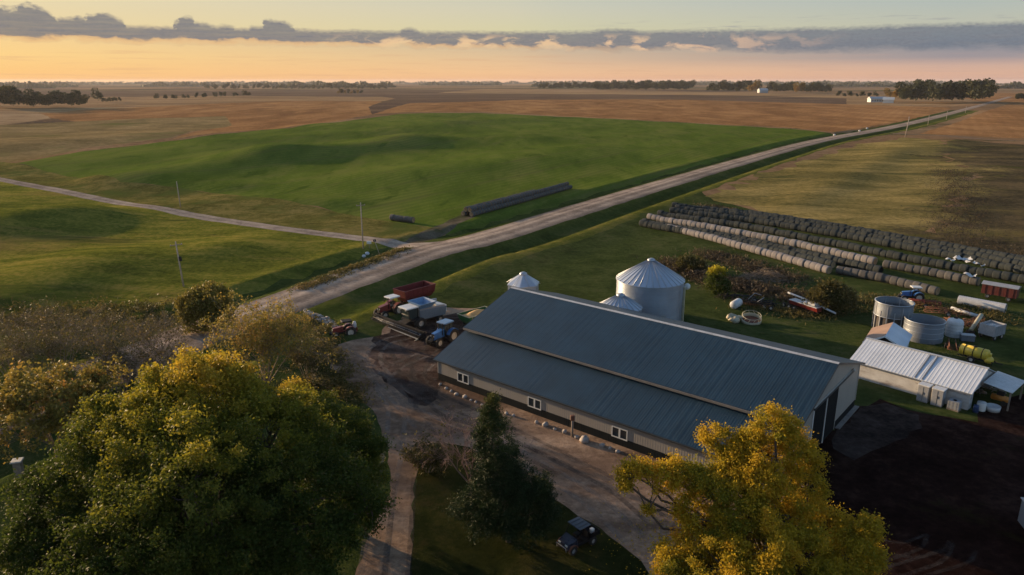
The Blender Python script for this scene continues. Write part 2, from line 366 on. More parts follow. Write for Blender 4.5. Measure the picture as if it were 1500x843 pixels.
def build_ground(mats):
    rs = [18*1.06**k for k in range(12)]
    while rs[-1] < 420: rs.append(rs[-1]*1.018)
    while rs[-1] < 13000: rs.append(rs[-1]*1.05)
    az = np.radians(np.concatenate([np.arange(-180,-56,6.), np.arange(-56,50,.5), np.arange(50,180,6.)]))
    rg = np.array(rs)
    X = np.outer(rg, np.sin(az)); Y = np.outer(rg, np.cos(az)); pts = np.stack([X.ravel(), Y.ravel()], 1)
    pts = np.vstack([pts, [[0,0],[5,5],[-8,3],[3,-9]]]).astype(float)
    # closer rows of points along the road so banks and ditches keep their shape
    d = np.gradient(ROADC, axis=0); d /= np.linalg.norm(d, axis=1)[:,None]; nn = np.stack([d[:,1], -d[:,0]], 1)
    extra = []
    for off in (-19,-16.5,-14,-12,-10,-8,-6.4,-2.5,0,2.5,6.4,8,10,12.5,15,17.5,19.5,22):
        q = dens(ROADC+nn*off, 0, False); extra.append(q[np.hypot(q[:,0],q[:,1]) < 900])
    pts = np.vstack([pts]+extra)
    edges = []; polys = []; V = [pts]; nv = len(pts)
    for nme, P, j in ZONES:
        Q = dens(P, j); Q = Q[np.hypot(Q[:,0],Q[:,1]) < 12500]; polys.append(Q)
        V.append(Q); edges += [(nv+i, nv+(i+1) % len(Q)) for i in range(len(Q))]; nv += len(Q)
    V = np.vstack(V)
    res = delaunay_2d_cdt([Vector(p) for p in V], edges, [], 0, .004, False)
    vs = np.array([tuple(p) for p in res[0]]); fs = np.array([f for f in res[2] if len(f) == 3])
    z = hgt(vs[:,0], vs[:,1]); across = sdist(vs[:,0], vs[:,1], ROADC)
    tr = sdist(vs[:,0], vs[:,1], TRACKC); bd = sdist(vs[:,0], vs[:,1], poly([(1400,190),(1392,207),(1382,232),(1428,255),(1420,290),(1385,330),(1335,352),(1300,372)]))
    cen = vs[fs].mean(1); zone = np.full(len(fs), -1)
    for k, Q in enumerate(polys):
        m = (zone < 0); idx = np.where(m)[0]
        zone[idx[inside(cen[idx,0], cen[idx,1], Q)]] = k
    V3 = np.column_stack([vs, z])
    def emit(name, sel):
        f = fs[sel]
        if not len(f): return
        u, inv = np.unique(f, return_inverse=True); inv = inv.reshape(f.shape)
        p = V3[u]; a = p[inv]
        nz = np.cross(a[:,1,:2]-a[:,0,:2], a[:,2,:2]-a[:,0,:2]); inv[nz < 0] = inv[nz < 0][:, ::-1]
        o = npmesh(name, p, inv, mats[name], smooth=True)
        at_ = o.data.attributes.new('across', 'FLOAT', 'POINT')
        at_.data.foreach_set('value', np.ascontiguousarray((tr if name == 'side_track' else bd if name in ('stubble_field','weedy_field') else across)[u], np.float32))
        tag(o, kind='structure')
    for k, (nme, P, j) in enumerate(ZONES): emit(nme, zone == k)
    emit('ground', zone < 0)
GM = {
 'gravel_road': ground('road gravel', [(0.221,0.1716,0.1338),(0.3445,0.2665,0.2063),(0.468,0.3614,0.275)], .02, .15, 1.4, .4, .12, tracks=(-6.3,6.3,[(0,.45),(.1,.7),(.2,1.15),(.31,.68),(.42,1.25),(.53,.66),(.62,.6),(.75,1.05),(.88,.58),(1,.42)])),
 'side_track': ground('track gravel', [(0.204,0.162,0.132),(0.324,0.258,0.204),(0.432,0.348,0.264)], .03, .2, 1.5, .4, .1, tracks=(-3.5,3.5,[(0,.6),(.25,1.1),(.5,.75),(.72,1.1),(1,.6)])),
 'field_track': ground('field track earth', [(.12,.10,.08),(.19,.155,.12),(.26,.21,.16)]),
 'field_entrance': ground('entrance earth', [(.06,.05,.035),(.1,.085,.06),(.14,.12,.085)], .05, .25, 1.5, patch=[((.05,.06,.02),.12,.5,.62)]),
 'driveway': ground('yard dirt', [(0.1268,0.08342,0.05814),(0.2366,0.1609,0.1116),(0.3634,0.2562,0.1767)], .03, .12, 1.1, .7, .18, stretch=(.45,1.7,1), rot=-.66, patch=[((0.1014,0.06256,0.04187),.05,.54,.68),((0.3802,0.2682,0.1861),.09,.58,.72)]),
 'churned_soil': ground('churned wet soil', [(.025,.017,.015),(.055,.039,.033),(.115,.085,.073)], .06, .3, 1.2, 1, .3, stretch=(.4,1.7,1), rot=-.9, patch=[((.16,.12,.105),.12,.56,.68)]),
 'bare_soil': ground('dark soil', [(0.009775,0.00495,0.004331),(0.02053,0.01073,0.009056),(0.04106,0.02393,0.01969)], .03, .16, 1.0, 1, .35, patch=[((0.04888,0.03053,0.0252),.06,.56,.72),((0.01955,0.01815,0.0063),.08,.58,.66)]),
 'green_field': ground('winter wheat', [(0.06197,0.09747,0.01495),(0.09616,0.1377,0.0207),(0.1443,0.1748,0.0345)], .01, .06, .8, .9, .5, rows=(.55,3.6,.5), tram=(.55,44,.55,(.10,.10,.035)), stretch=(1,.35,1), rot=.5, patch=[((.15,.165,.04),.035,.5,.64),((.05,.085,.012),.11,.55,.66)]),
 'rough_verge': ground('rough grass', [(0.0714,0.0713,0.0192),(0.136,0.124,0.0336),(0.2295,0.186,0.064)], .03, .16, .9, 1, .6, patch=[((0.085,0.1085,0.0256),.05,.5,.62)]),
 'stubble_field': ground('stubble', [(0.098,0.0868,0.0297),(0.196,0.1568,0.054),(0.35,0.259,0.0945)], .02, .06, .6, 1, .6, stretch=(.5,1.3,1), rot=-.45, patch=[((0.434,0.294,0.108),.03,.55,.66),((0.07,0.077,0.027),.03,.53,.64)], blend=([(0.04375,0.0375,0.0225),(0.085,0.0675,0.0375),(0.1438,0.1063,0.05625)],[((0.1625,0.125,0.045),.03,.54,.66),((0.075,0.075,0.0225),.05,.55,.66)])),
 'brown_field': ground('ripe crop', [(0.189,0.0936,0.04),(0.297,0.1534,0.0625),(0.432,0.234,0.0975)], .006, .03, .35, .9, .6, rows=(.53,9,.25), stretch=(1,.4,1), rot=.5),
 'tilled_field': ground('tilled earth', [(0.081,0.0513,0.0351),(0.135,0.08775,0.0567),(0.2295,0.1485,0.08775)], .006, .02, .3, .7, .5, stretch=(.3,1.6,1)),
 'tan_field': ground('dry stubble', [(0.1875,0.1125,0.05625),(0.3,0.1875,0.09375),(0.425,0.275,0.1375)], .004, .02, .3, .8, .5, stretch=(.3,1.6,1)),
 'straw_field': ground('straw', [(0.24,0.156,0.084),(0.336,0.222,0.12),(0.408,0.276,0.15)], .006, .03, .3, .6, .4),
 'pasture': ground('pasture', [(0.135,0.1013,0.0432),(0.2228,0.1593,0.0702),(0.324,0.2295,0.108)], .008, .03, .35, .9, .5, patch=[((0.1215,0.1283,0.0351),.012,.54,.66)]),
 'meadow': ground('meadow grass', [(0.06955,0.0885,0.01398),(0.1546,0.1634,0.02622),(0.2898,0.2383,0.05244)], .02, .12, .9, 1, .7, stretch=(.5,1.3,1), rot=-.3, patch=[((0.3091,0.2042,0.06992),.035,.54,.68),((0.05796,0.07829,0.01748),.05,.55,.64),((0.2318,0.2128,0.03146),.16,.58,.68)]),
 'island_lawn': ground('shaded lawn', [(.014,.018,.006),(.026,.031,.009),(.045,.042,.014)], .03, .16, 1.1, .9, .3, patch=[((.055,.036,.018),.1,.56,.7)]),  # darker than the other lawn: its shade is put into the colour
 'road_verge': ground('verge grass', [(0.0345,0.0506,0.012),(0.0598,0.0792,0.0192),(0.09775,0.1012,0.0336)], .03, .14, 1.0, .9, .4, tracks=(-14,22,[(0,(1,1,1)),(.2,(.75,.8,.8)),(.36,(1.6,1.3,1.2)),(.56,(1.5,1.25,1.1)),(.64,(.8,.85,.8)),(.76,(.9,.95,.9)),(.84,(2.1,1.6,1.3)),(.93,(1.8,1.45,1.2)),(1,(1.1,1.05,1))])),  # golden bands: dry grass and the sunlit bank painted into the colour
 'worn_ground': ground('worn pale ground', [(0.021,0.0154,0.014),(0.0434,0.0329,0.0294),(0.07,0.0546,0.0476)], .05, .2, 1.2, .8, .2),
 'farm_lawn': ground('lawn', [(0.028,0.042,0.01265),(0.048,0.066,0.01955),(0.08,0.086,0.03335)], .025, .14, 1.0, .9, .4, patch=[((0.085,0.072,0.0345),.05,.58,.72),((0.028,0.04,0.01265),.09,.56,.66)]),
 'ground': ground('far plain', [(0.1375,0.0825,0.04375),(0.25,0.15,0.0775),(0.3625,0.2313,0.1187)], .0011, .006, .2, .5, .5, stretch=(.35,1.6,1), patch=[((0.0625,0.06875,0.0275),.0012,.53,.56),((0.075,0.05625,0.045),.0017,.55,.58)]),
}
GM['weedy_field'] = GM['stubble_field']
build_ground(GM)
# ------------------------------------------------------------------ shared materials
M_ROOF = ribbed('dark teal roof sheet', (.0145,.038,.060), 'X', .30, .45, 0, .28, .2, (.055,.065,.075), .2, .3, .04)
M_TAN = ribbed('tan wall sheet', (.27,.25,.225), 'X', .30, .5, 0, .3, .06, (.2,.17,.13), .2)
M_TANY = ribbed('tan gable sheet', (.34,.31,.27), 'Y', .30, .5, 0, .3, .06, (.2,.17,.13), .2)
M_WAINS = ribbed('dark wainscot', (.009,.012,.014), 'X', .30, .7, 0, .3, .1, (.03,.025,.02), .1, .08)
M_WAINSY = ribbed('dark gable wainscot', (.009,.012,.014), 'Y', .30, .7, 0, .3, .1, (.03,.025,.02), .1, .08)
M_TRIM = paint('light trim', (.42,.40,.36), .1, 1, .5)
M_DTRIM = paint('dark trim', (.03,.037,.042), .1, 1, .45)
M_WHITE = paint('white paint', (.62,.62,.60), .06, 1.2, .5, dirtamt=.15)
M_GLASS = glassmat('dark window glass'); M_CABGL = glassmat('cab glass', (.035,.05,.05))
M_GALV = ribbed('galvanised wall', (.33,.37,.43), 'Z', .11, .42, .55, .5, .10, (.36,.33,.30), .35, .5, .16)
M_GALVR = ribbed('galvanised roof', (.45,.50,.57), 'A', .11, .40, .55, .35, .10, (.4,.38,.35), .25, .5, .25)
M_GALVP = paint('plain galvanised', (.36,.39,.43), .12, 2, .42, .55, (.3,.27,.24), .3)
M_DULL = ribbed('weathered galvanised', (.17,.19,.215), 'Z', .11, .55, .4, .5, .16, (.22,.19,.16), .5, .4, .2)
M_RUST = paint('rusty iron', (.15,.06,.035), .4, 3, .8, dirt=(.06,.04,.03), bump=.3)
M_DARK = paint('dark iron', (.022,.021,.022), .3, 3, .7, dirt=(.07,.055,.045), dirtamt=.3, spec=.12)
M_BLACK = paint('black plastic', (.010,.010,.012), .2, 2, .65, dirt=(.04,.036,.032), dirtamt=.2, spec=.12)
M_TYRE = paint('tyre rubber', (.018,.017,.016), .3, 6, .85, dirt=(.10,.075,.055), dirtamt=.45, bump=.3)
M_RED = paint('faded red paint', (.18,.022,.017), .25, 1.5, .42, dirt=(.12,.07,.05), dirtamt=.3)
M_MAROON = paint('dark red paint', (.12,.012,.016), .25, 1.2, .45, dirt=(.09,.05,.04), dirtamt=.3)
M_BLUE = paint('blue paint', (.03,.13,.36), .2, 1.5, .35, dirt=(.12,.10,.08), dirtamt=.25)
M_LBLUE = paint('pale blue paint', (.12,.22,.36), .15, 1.5, .4, dirtamt=.2)
M_GREEN = paint('green paint', (.015,.11,.04), .2, 1.5, .4, dirtamt=.3)
M_YEL = paint('yellow plastic', (.62,.44,.05), .15, 2, .4, dirtamt=.2)
M_CREAM = paint('cream paint', (.42,.38,.27), .2, 1.5, .5, dirtamt=.25)
M_GREY = paint('grey paint', (.30,.31,.33), .15, 1.5, .5, dirtamt=.3)
M_LGREY = paint('light grey paint', (.46,.47,.48), .15, 1.2, .5, dirtamt=.3)
M_SLATE = paint('slate grey panel', (.13,.15,.18), .15, 1.5, .4, dirtamt=.25)
M_RIM = paint('pale wheel rim', (.52,.47,.40), .15, 3, .5, dirtamt=.4)
M_WOOD = paint('weathered wood', (.22,.18,.145), .3, 2.5, .85, dirt=(.1,.08,.06), bump=.3)
M_POLE = paint('grey pole wood', (.34,.29,.24), .25, 2, .85, dirt=(.16,.12,.09), bump=.3)
M_STONE = paint('field stone', (.36,.32,.29), .35, 1.4, .85, dirt=(.14,.11,.09), dirtamt=.5, bump=.6)
M_GRAIN = paint('heaped grain', (.52,.33,.14), .2, 2, .9, dirt=(.34,.2,.09), bump=.4)
M_TARP = paint('white plastic sheet', (.55,.56,.57), .1, 1.5, .5, dirtamt=.25)
M_HEADL = glassmat('lamp lens', (.6,.6,.55))

# ------------------------------------------------------------------ the barn
TH = -.70; BX, BY = -9.72, 88.73
def barn_pt(x, y): return BX+x*math.cos(TH)-y*math.sin(TH), BY+x*math.sin(TH)+y*math.cos(TH)
BL, WL, WM = 44.5, 5.75, 20.8; HLE, HLT, HME, HR = 2.9, 5.12, 5.75, 9.1; YR = WL+WM/2-.5; YB = WL+WM
barn = thing('barn', 'long dark-roofed machine barn with tan walls and lower side roof', 'barn', (BX,BY,0), TH)
w = MB()
w.box(0,BL,0,.12,.92,HLE-.06)                                    # lean-to long wall
w.box(0,BL,WL,WL+.12,HLT-.3,HME-.05); w.box(0,BL,YB-.12,YB,.92,HME-.05)
w.build('wall', M_TAN, barn)
sl_l = (HLT-HLE)/WL; sl_m = (HR-HME)/(YR-WL); sl_f = (HR-HME)/(YB-YR)
g = MB()
for x0, x1 in ((.0,.12),):
    g.prism([(.13,.92),(WL-.02,.92),(WL-.02,HLT-.12),(.13,HLE-.12)], x0, x1)
    g.prism([(WL+.13,.92),(YB-.13,.92),(YB-.13,HME-.12),(YR,HR-.12),(WL+.13,HME-.12)], x0, x1)
g.build('gable_wall', M_TANY, barn); g = MB()
x0, x1 = BL-.12, BL
g.prism([(.13,.92),(WL-.02,.92),(WL-.02,HLT-.12),(.13,HLE-.12)], x0, x1)
DY0, DYM, DY1, DZ = 10.4, 14.7, 18.85, 5.45
g.prism([(WL+.13,.92),(DY0,.92),(DY0,DZ),(DY1,DZ),(DY1,.92),(YB-.13,.92),(YB-.13,HME-.12),(YR,HR-.12),(WL+.13,HME-.12)], x0, x1)
g.build('gable_wall', M_TANY, barn)
k = MB(); k.box(-.015,BL+.015,-.015,.135,-.3,.918); k.build('wainscot', M_WAINS, barn); k = MB(); k.box(-.015,BL+.015,YB-.135,YB+.015,-.3,.918); k.build('wainscot', M_WAINS, barn)
k = MB()
k.box(-.015,.135,.14,YB-.14,-.3,.916); k.build('wainscot', M_WAINSY, barn); k = MB(); k.box(BL-.135,BL+.015,.14,DY0,-.3,.916); k.build('wainscot', M_WAINSY, barn); k = MB(); k.box(BL-.135,BL+.015,DY1,YB-.14,-.3,.916); k.build('wainscot', M_WAINSY, barn)
OV, OE = .5, .3
def slope(y0, z0, y1, z1, name, x0=-OV, x1=BL+OV, th=.09):
    q = MB(); d = Vector((0,y1-y0,z1-z0)).normalized(); nn = Vector((0,-d.z,d.y)) if d.y > 0 else Vector((0,d.z,-d.y))
    q.hexa([(x0,y0,z0),(x1,y0,z0),(x1,y1,z1),(x0,y1,z1)], [tuple(Vector(p)+nn*th) for p in ((x0,y0,z0),(x1,y0,z0),(x1,y1,z1),(x0,y1,z1))])
    if d.y < 0: q.f = [f[::-1] for f in q.f]
    n_ = int((x1-x0)/.92); Ls = math.hypot(y1-y0, z1-z0)
    for k in range(1, n_):      # raised ribs and one lap of the sheets
        xx = x0+(x1-x0)*k/n_; up = abs(nn.z); lo = [Vector((xx+e,y,z))+nn*th for e in (-.018,.018) for y,z in ((y0,z0),(y1,z1))]
        hi = [p+nn*.009 for p in lo]; q.add([tuple(p) for p in lo+hi], [(4,6,7,5),(0,4,5,1),(2,3,7,6),(0,2,6,4),(1,5,7,3)])
    return q.build(name, M_ROOF, barn)
slope(-OE, HLE-OE*sl_l, WL-.01, HLT, 'side_roof')
r1 = slope(WL-OE, HME-OE*sl_m, YR, HR, 'roof'); slope(YB+OE, HME-OE*sl_f, YR, HR, 'roof')
k = MB(); k.prism([(YR-.28,HR-.02),(YR-.28,HR+.045),(YR,HR+.15),(YR+.28,HR+.045),(YR+.28,HR-.02),(YR,HR+.08)], -OV-.02, BL+OV+.02); k.build('ridge_cap', M_LGREY, barn)
k = MB(); k.box(-OV,BL+OV,WL-OE-.16,WL-OE-.02,HME-OE*sl_m-.20,HME-OE*sl_m+.03); k.build('fascia', paint('fascia', (.17,.155,.14), .1, 1, .6), barn)
k = MB(); k.box(-OV,BL+OV,-OE-.14,-OE-.02,HLE-OE*sl_l-.12,HLE-OE*sl_l+.05); k.build('gutter', M_DTRIM, barn)
k = MB(); k.box(-OV,BL+OV,YB+OE+.02,YB+OE+.14,HME-OE*sl_f-.14,HME-OE*sl_f+.04); k.build('gutter', M_TRIM, barn)
for x0, x1 in ((-OV-.05,-OV-.01),(BL+OV+.01,BL+OV+.05)):      # rake boards on both gables
    k = MB()
    k.prism([(WL-OE,HME-OE*sl_m-.1),(YR,HR-.1),(YR,HR+.1),(WL-OE,HME-OE*sl_m+.12)], x0, x1)
    k.build('rake_board', M_DTRIM, barn); k = MB()
    k.prism([(YR+.001,HR-.1),(YB+OE,HME-OE*sl_f-.1),(YB+OE,HME-OE*sl_f+.12),(YR+.001,HR+.1)], x0, x1)
    k.build('rake_board', M_DTRIM, barn); k = MB()
    k.prism([(-OE,HLE-OE*sl_l-.1),(WL-.05,HLT-.1),(WL-.05,HLT+.11),(-OE,HLE-OE*sl_l+.12)], x0, x1)
    k.build('rake_board', M_DTRIM, barn)
for x, y in ((0,0),(BL,0),(0,YB),(BL,YB)):
    k = MB(); k.box(x-.05,x+.07,y-.05,y+.07,.93,(HLE if y == 0 else HME)-.15)
    k.build('corner_trim', M_TRIM, barn)
for cx in (4.55, 16.2, 27.9, 39.6):       # sliding windows in the long side
    fr = MB(); a, b, z0, z1 = cx-1.0, cx+1.0, .80, 2.06; t = .12
    fr.box(a,b,-.07,-.005,z1-t,z1); fr.box(a,b,-.07,-.005,z0,z0+t); fr.box(a,a+t,-.07,-.005,z0+t,z1-t); fr.box(b-t,b,-.07,-.005,z0+t,z1-t); fr.box(cx-.1,cx+.1,-.07,-.005,z0+t,z1-t)
    wn = fr.build('window', M_WHITE, barn)
    for p, q in ((a+t,cx-.1),(cx+.1,b-t)):
        pn = MB().box(p,q,-.025,-.008,z0+t,z1-t).build('pane', M_GLASS, wn)
for a, b in ((DY0+.08,DYM-.07),(DYM+.07,DY1-.08)):      # pair of tall sliding doors at the gable
    d = MB().box(BL-.06,BL+.03,a,b,.06,DZ-.05); dd = d.build('sliding_door', M_WAINSY, barn)
    f = MB(); f.box(BL+.03,BL+.06,a,a+.1,.06,DZ-.05); f.build('door_frame', M_TRIM, dd); f = MB(); f.box(BL+.03,BL+.06,b-.1,b,.06,DZ-.05); f.build('door_frame', M_TRIM, dd)
k = MB(); k.box(BL+.02,BL+.09,DY0-.22,DY0-.02,0,DZ+.1); k.build('door_post', M_WHITE, barn); k = MB(); k.box(BL+.02,BL+.09,DYM-.06,DYM+.06,0,DZ); k.build('door_post', M_WHITE, barn)
k = MB(); k.box(BL+.08,BL+.22,DY0-.3,23.3,DZ+.08,DZ+.30); k.build('door_track', M_DTRIM, barn)
k = MB(); k.box(BL+.02,BL+.16,DY0-.3,23.3,DZ+.30,DZ+.36); k.ball((BL+.2,23.3,DZ+.4),.2); k.build('track_cover', M_TRIM, barn)
k = MB(); k.box(BL+.03,BL+.55,19.2,YB+.3,-.1,.10); o = k.build('concrete_apron', paint('concrete', (.2,.18,.16), .2, .8, .9, dirt=(.08,.06,.05), dirtamt=.5), barn)

# ------------------------------------------------------------------ grain bins
def bin_roof(mb, r, z0, z1, n, rc=.45):
    mb.lathe([(r+.12,z0-.04),(r+.12,z0+.02),(rc,z1)], n, False)
def grain_bin(label, x, y, r, he, hp, n=36, nr=30, vent=False, rz=0):
    t = thing('grain_bin', label, 'grain bin', (x,y,hh(x,y)), rz, 'corrugated steel grain bins behind the barn')
    MB().lathe([(r,-.4),(r,he)], n, n > 10).build('wall', M_GALV, t)
    q = MB(); bin_roof(q, r, he, hp, n); rf = q.build('roof', M_GALVR, t)
    q = MB()
    for i in range(nr):
        a = 2*PI*(i+.5)/nr; c, s_ = math.cos(a), math.sin(a)
        rr = (r+.12) if n > 10 else (r+.1)*math.cos(PI/n)/max(.5,math.cos(((a+PI/n) % (2*PI/n))-PI/n))
        q.tube([(c*rr,s_*rr,he+.05),(c*.5,s_*.5,hp+.02)], .05, 5)
    q.build('roof_rib', M_GALVP, rf)
    q = MB(); q.lathe([(.62,hp-.12),(.62,hp+.12),(.3,hp+.3),(.001,hp+.32)], 20); q.build('cap', M_GALVP, rf)
    q = MB(); q.lathe([(r+.04,he-.12),(r+.15,he-.1),(r+.15,he-.02),(r+.04,he)], n, n > 10); q.build('eave_ring', M_GALVP, t)
    q = MB()
    for z in [k*.82 for k in range(1, int(he/.82))]: q.lathe([(r+.005,z-.02),(r+.03,z),(r+.005,z+.02)], n, n > 10)
    q.build('seam', M_GALVP, t)
    if vent:
        # ladder, downpipe and the white fan housing on the right-hand side
        q = MB(); a = math.radians(-38); c, s_ = math.cos(a), math.sin(a); tx, ty = -s_, c
        for o in (-.25,.25): q.tube([(c*(r+.22)+tx*o,s_*(r+.22)+ty*o,.2),(c*(r+.22)+tx*o,s_*(r+.22)+ty*o,he+.2)], .03, 5)
        for k in range(int(he/.35)): q.tube([(c*(r+.22)-tx*.25,s_*(r+.22)-ty*.25,.4+k*.35),(c*(r+.22)+tx*.25,s_*(r+.22)+ty*.25,.4+k*.35)], .02, 4)
        q.build('ladder', M_GALVP, t)
        q = MB(); a = math.radians(-22); c, s_ = math.cos(a), math.sin(a); q.box(r+.02,r+.3,-.35,.35,0,he-.8,RZ(a)); q.build('pipe_box', M_CREAM, t)
        q = MB(); q.tube([(r+.0,0,he-1.5),(r+.5,0,he-1.45)], .22, 10, M=RZ(math.radians(2))); q.ball((r+.75,0,he-1.4),(.55,.5,.55),M=RZ(math.radians(2))); q.build('fan_housing', M_WHITE, t)
    q = MB(); a = math.radians(-75); q.box(r-.05,r+.08,-.4,.4,.9,2.2,RZ(a)); q.build('hatch', M_GALVP, t)
    return t
grain_bin('large round grain bin with white fan housing near its eave', 22.7, 114.6, 5.45, 6.75, 9.9, 40, 32, True)
grain_bin('low grain bin between barn ridge and big bin, mostly its cone roof showing', 16.6, 105.9, 3.25, 4.75, 6.5, 32, 22)
grain_bin('small hexagonal grain bin behind the far end of the barn ridge', 1.9, 117.0, 2.75, 5.3, 6.95, 6, 6, rz=.35)

# ring-shaped roofless bins on the right
def open_ring(q, r, z0, z1, n=36, th=.06): q.lathe([(r,z0),(r,z1),(r-th,z1),(r-th,z0),(r,z0)], n)
x, y = G(1312,452,2.2); x, y = 60.4, 109.2
t = thing('roofless_bin', 'roofless steel bin ring raised on posts behind white gabled shed', 'steel bin', (x,y,0))
q = MB(); open_ring(q, 2.75, 2.35, 4.5); q.build('ring', M_DULL, t)
q = MB(); open_ring(q, 2.6, .0, 2.3, th=.03); q.build('gap_shade_sheet', paint('dark gap sheet', (.05,.042,.038), .3, 2, .8), t)  # dark sheet stands in for the shaded openings between the posts
for i in range(16):
    a = 2*PI*i/16; MB().box(2.66,2.80,-.07,.07,0,3.3 if i % 2 else 4.2,RZ(a)).build('post', M_GREY, t)
q = MB(); q.lathe([(2.72,4.44),(2.86,4.46),(2.86,4.54),(2.72,4.56)], 36); q.lathe([(2.75,2.33),(2.84,2.35),(2.84,2.42),(2.75,2.44)], 36); q.build('rim', M_GALVP, t)
t = thing('roofless_bin', 'low open-topped steel ring sitting on grass beside white upright tank', 'steel bin', (62.9,104.6,0))
q = MB(); open_ring(q, 2.75, -.2, 3.05); q.build('ring', M_DULL, t)
q = MB(); q.lathe([(2.72,3.0),(2.83,3.02),(2.83,3.1),(2.72,3.12)], 36); q.build('rim', M_GALVP, t)
for z in (.8,1.6,2.4): MB().lathe([(2.755,z-.03),(2.79,z),(2.755,z+.03)], 36).build('band', M_GALVP, t)
# white upright tank
p = at(1396,492)
t = thing('upright_tank', 'short white ribbed upright tank right of the open steel ring', 'tank', (p.x,p.y,0))
MB().lathe([(1.15,-.1),(1.15,2.3),(1.0,2.6),(.3,2.85),(.001,2.86)], 24).build('body', M_TARP, t)
for z in (.5,1.0,1.5,2.0): MB().lathe([(1.15,z-.06),(1.22,z),(1.15,z+.06)], 24).build('rib', M_LGREY, t)
MB().lathe([(.3,2.84),(.3,3.0),(.001,3.02)], 14).build('lid', M_BLACK, t)

# ------------------------------------------------------------------ sheds on the right
ex, ey = 45.2, 90.0; A_ = math.atan2(-10.5, 9.3)
t = thing('long_shed', 'long low white metal shed with whitewashed stained wall', 'shed', (ex,ey,0), A_); SL, SW, SE, SR = 14.2, 9.2, 2.3, 4.15
M_WSHEET = ribbed('white roof sheet', (.58,.62,.67), 'X', .42, .45, .0, .5, .1, (.35,.34,.33), .25, .5, .22)
m, nt = newmat('peeling whitewash'); v = coords(nt); n1 = noise(nt, v, .5, 7, .7); n2 = noise(nt, coords(nt, (.5,1,1.6)), .7, 7, .6)
finish(nt, mix(nt, ramp(nt, n2, [(.52,0),(.66,.75)]), mix(nt, ramp(nt, n1, [(.35,0),(.7,1)]), (.42,.41,.40), (.58,.58,.57)), (.2,.165,.15)), .8, bump=n1, bstr=.3)
M_PEEL = m
MB().box(0,SL,0,.15,-.2,SE-.02).box(0,SL,SW-.15,SW,-.2,SE-.02).build('wall', M_PEEL, t)
q = MB(); q.prism([(.16,-.2),(SW-.16,-.2),(SW-.16,SE-.05),(SW/2,SR-.08),(.16,SE-.05)], 0, .14); q.build('end_wall', M_PEEL, t); q = MB(); q.prism([(.16,2.0),(SW-.16,2.0),(SW-.16,SE-.05),(SW/2,SR-.08),(.16,SE-.05)], SL-.14, SL); q.box(SL-.14,SL,.16,1.2,-.2,2.0); q.build('end_wall', M_PEEL, t)
def shed_roof(t, x0, x1, W_, e, r, m, ov=.25, name='roof', th=.07):
    s_ = (r-e)/(W_/2)
    for sg in (0,1):
        y0 = -ov if sg == 0 else W_+ov; q = MB()
        pts = [(x0,y0,e-ov*s_),(x1,y0,e-ov*s_),(x1,W_/2,r),(x0,W_/2,r)]
        if sg: pts = pts[::-1]
        q.hexa(pts, [(a,b,c+th) for a,b,c in pts]); q.build(name, m[sg] if isinstance(m, tuple) else m, t)
shed_roof(t, -.2, SL+.25, SW, SE, SR, M_WSHEET)
q = MB(); q.box(-.22,SL+.27,SW/2-.2,SW/2+.2,SR+.05,SR+.12); q.build('ridge_cap', M_LGREY, t)
for xx in (7.9,8.75):
    q = MB(); q.hexa([(xx,-.2,SE-.08+.06),(xx+.14,-.2,SE-.08+.06),(xx+.14,SW/2-.25,SR-.02),(xx,SW/2-.25,SR-.02)],[(xx,-.2,SE+.04),(xx+.14,-.2,SE+.04),(xx+.14,SW/2-.25,SR+.09),(xx,SW/2-.25,SR+.09)]); q.build('roof_batten', M_SLATE, t)
MB().box(0,SL,-.32,-.255,SE-.24,SE-.12).build('gutter', M_SLATE, t)
# open lean-to at its right-hand end
l = MB(); l.hexa([(SL+.3,3.2,2.75),(SL+3.4,3.2,2.35),(SL+3.4,8.6,2.35),(SL+.3,8.6,2.75)],[(SL+.3,3.2,2.82),(SL+3.4,3.2,2.42),(SL+3.4,8.6,2.42),(SL+.3,8.6,2.82)]); l.build('lean_to_roof', M_LGREY, t)
for px_, py_ in ((SL+3.2,3.4),(SL+3.2,8.4)): MB().box(px_-.08,px_+.08,py_-.08,py_+.08,-.2,2.36).build('post', M_WOOD, t)
def on_shed(a, b, z=0):
    return (ex+a*math.cos(A_)-b*math.sin(A_), ey+a*math.sin(A_)+b*math.cos(A_), z)
for k, (xx, lab) in enumerate(((9.6,'tall grey cabinet with white top against the shed wall, left one of two'),(11.2,'tall grey cabinet with white top against the shed wall, right one of two'))):
    c = thing('metal_cabinet', lab, 'cabinet', on_shed(xx,-1.05), A_+.03*(k-.5), 'tall grey cabinets by the white shed')
    MB().box(-.62,.62,-.55,.55,0,2.05,ch=.03).build('body', M_GREY, c); MB().box(-.68,.68,-.62,.62,2.055,2.2,ch=.03).build('top', M_WHITE, c)
    MB().box(-.01,.01,-.57,-.553,.1,1.95).box(-.57,.57,-.57,-.553,.08,.1).build('door_gap', M_DARK, c)
    MB().box(.05,.09,-.6,-.56,1,1.3).build('handle', M_DARK, c)
c = thing('grey_crate', 'low grey tote tank with dark lid near the shed corner', 'tote tank', on_shed(13.0,-.95), A_)
MB().box(-.6,.6,-.5,.5,.15,1.15,ch=.05).build('body', M_GREY, c); MB().box(-.64,.64,-.54,.54,0,.14).build('pallet', M_WOOD, c)
q = MB()
for z in (.4,.75,1.1): q.box(-.64,.64,-.53,-.51,z,z+.04); q.box(-.64,.64,.51,.53,z,z+.04)
for xx in (-.62,-.2,.2,.58): q.box(xx,xx+.04,-.555,-.535,.15,1.2)
q.build('cage', M_GALVP, c); MB().lathe([(.2,1.15),(.2,1.22),(.001,1.23)], 12).build('lid', M_BLACK, c)
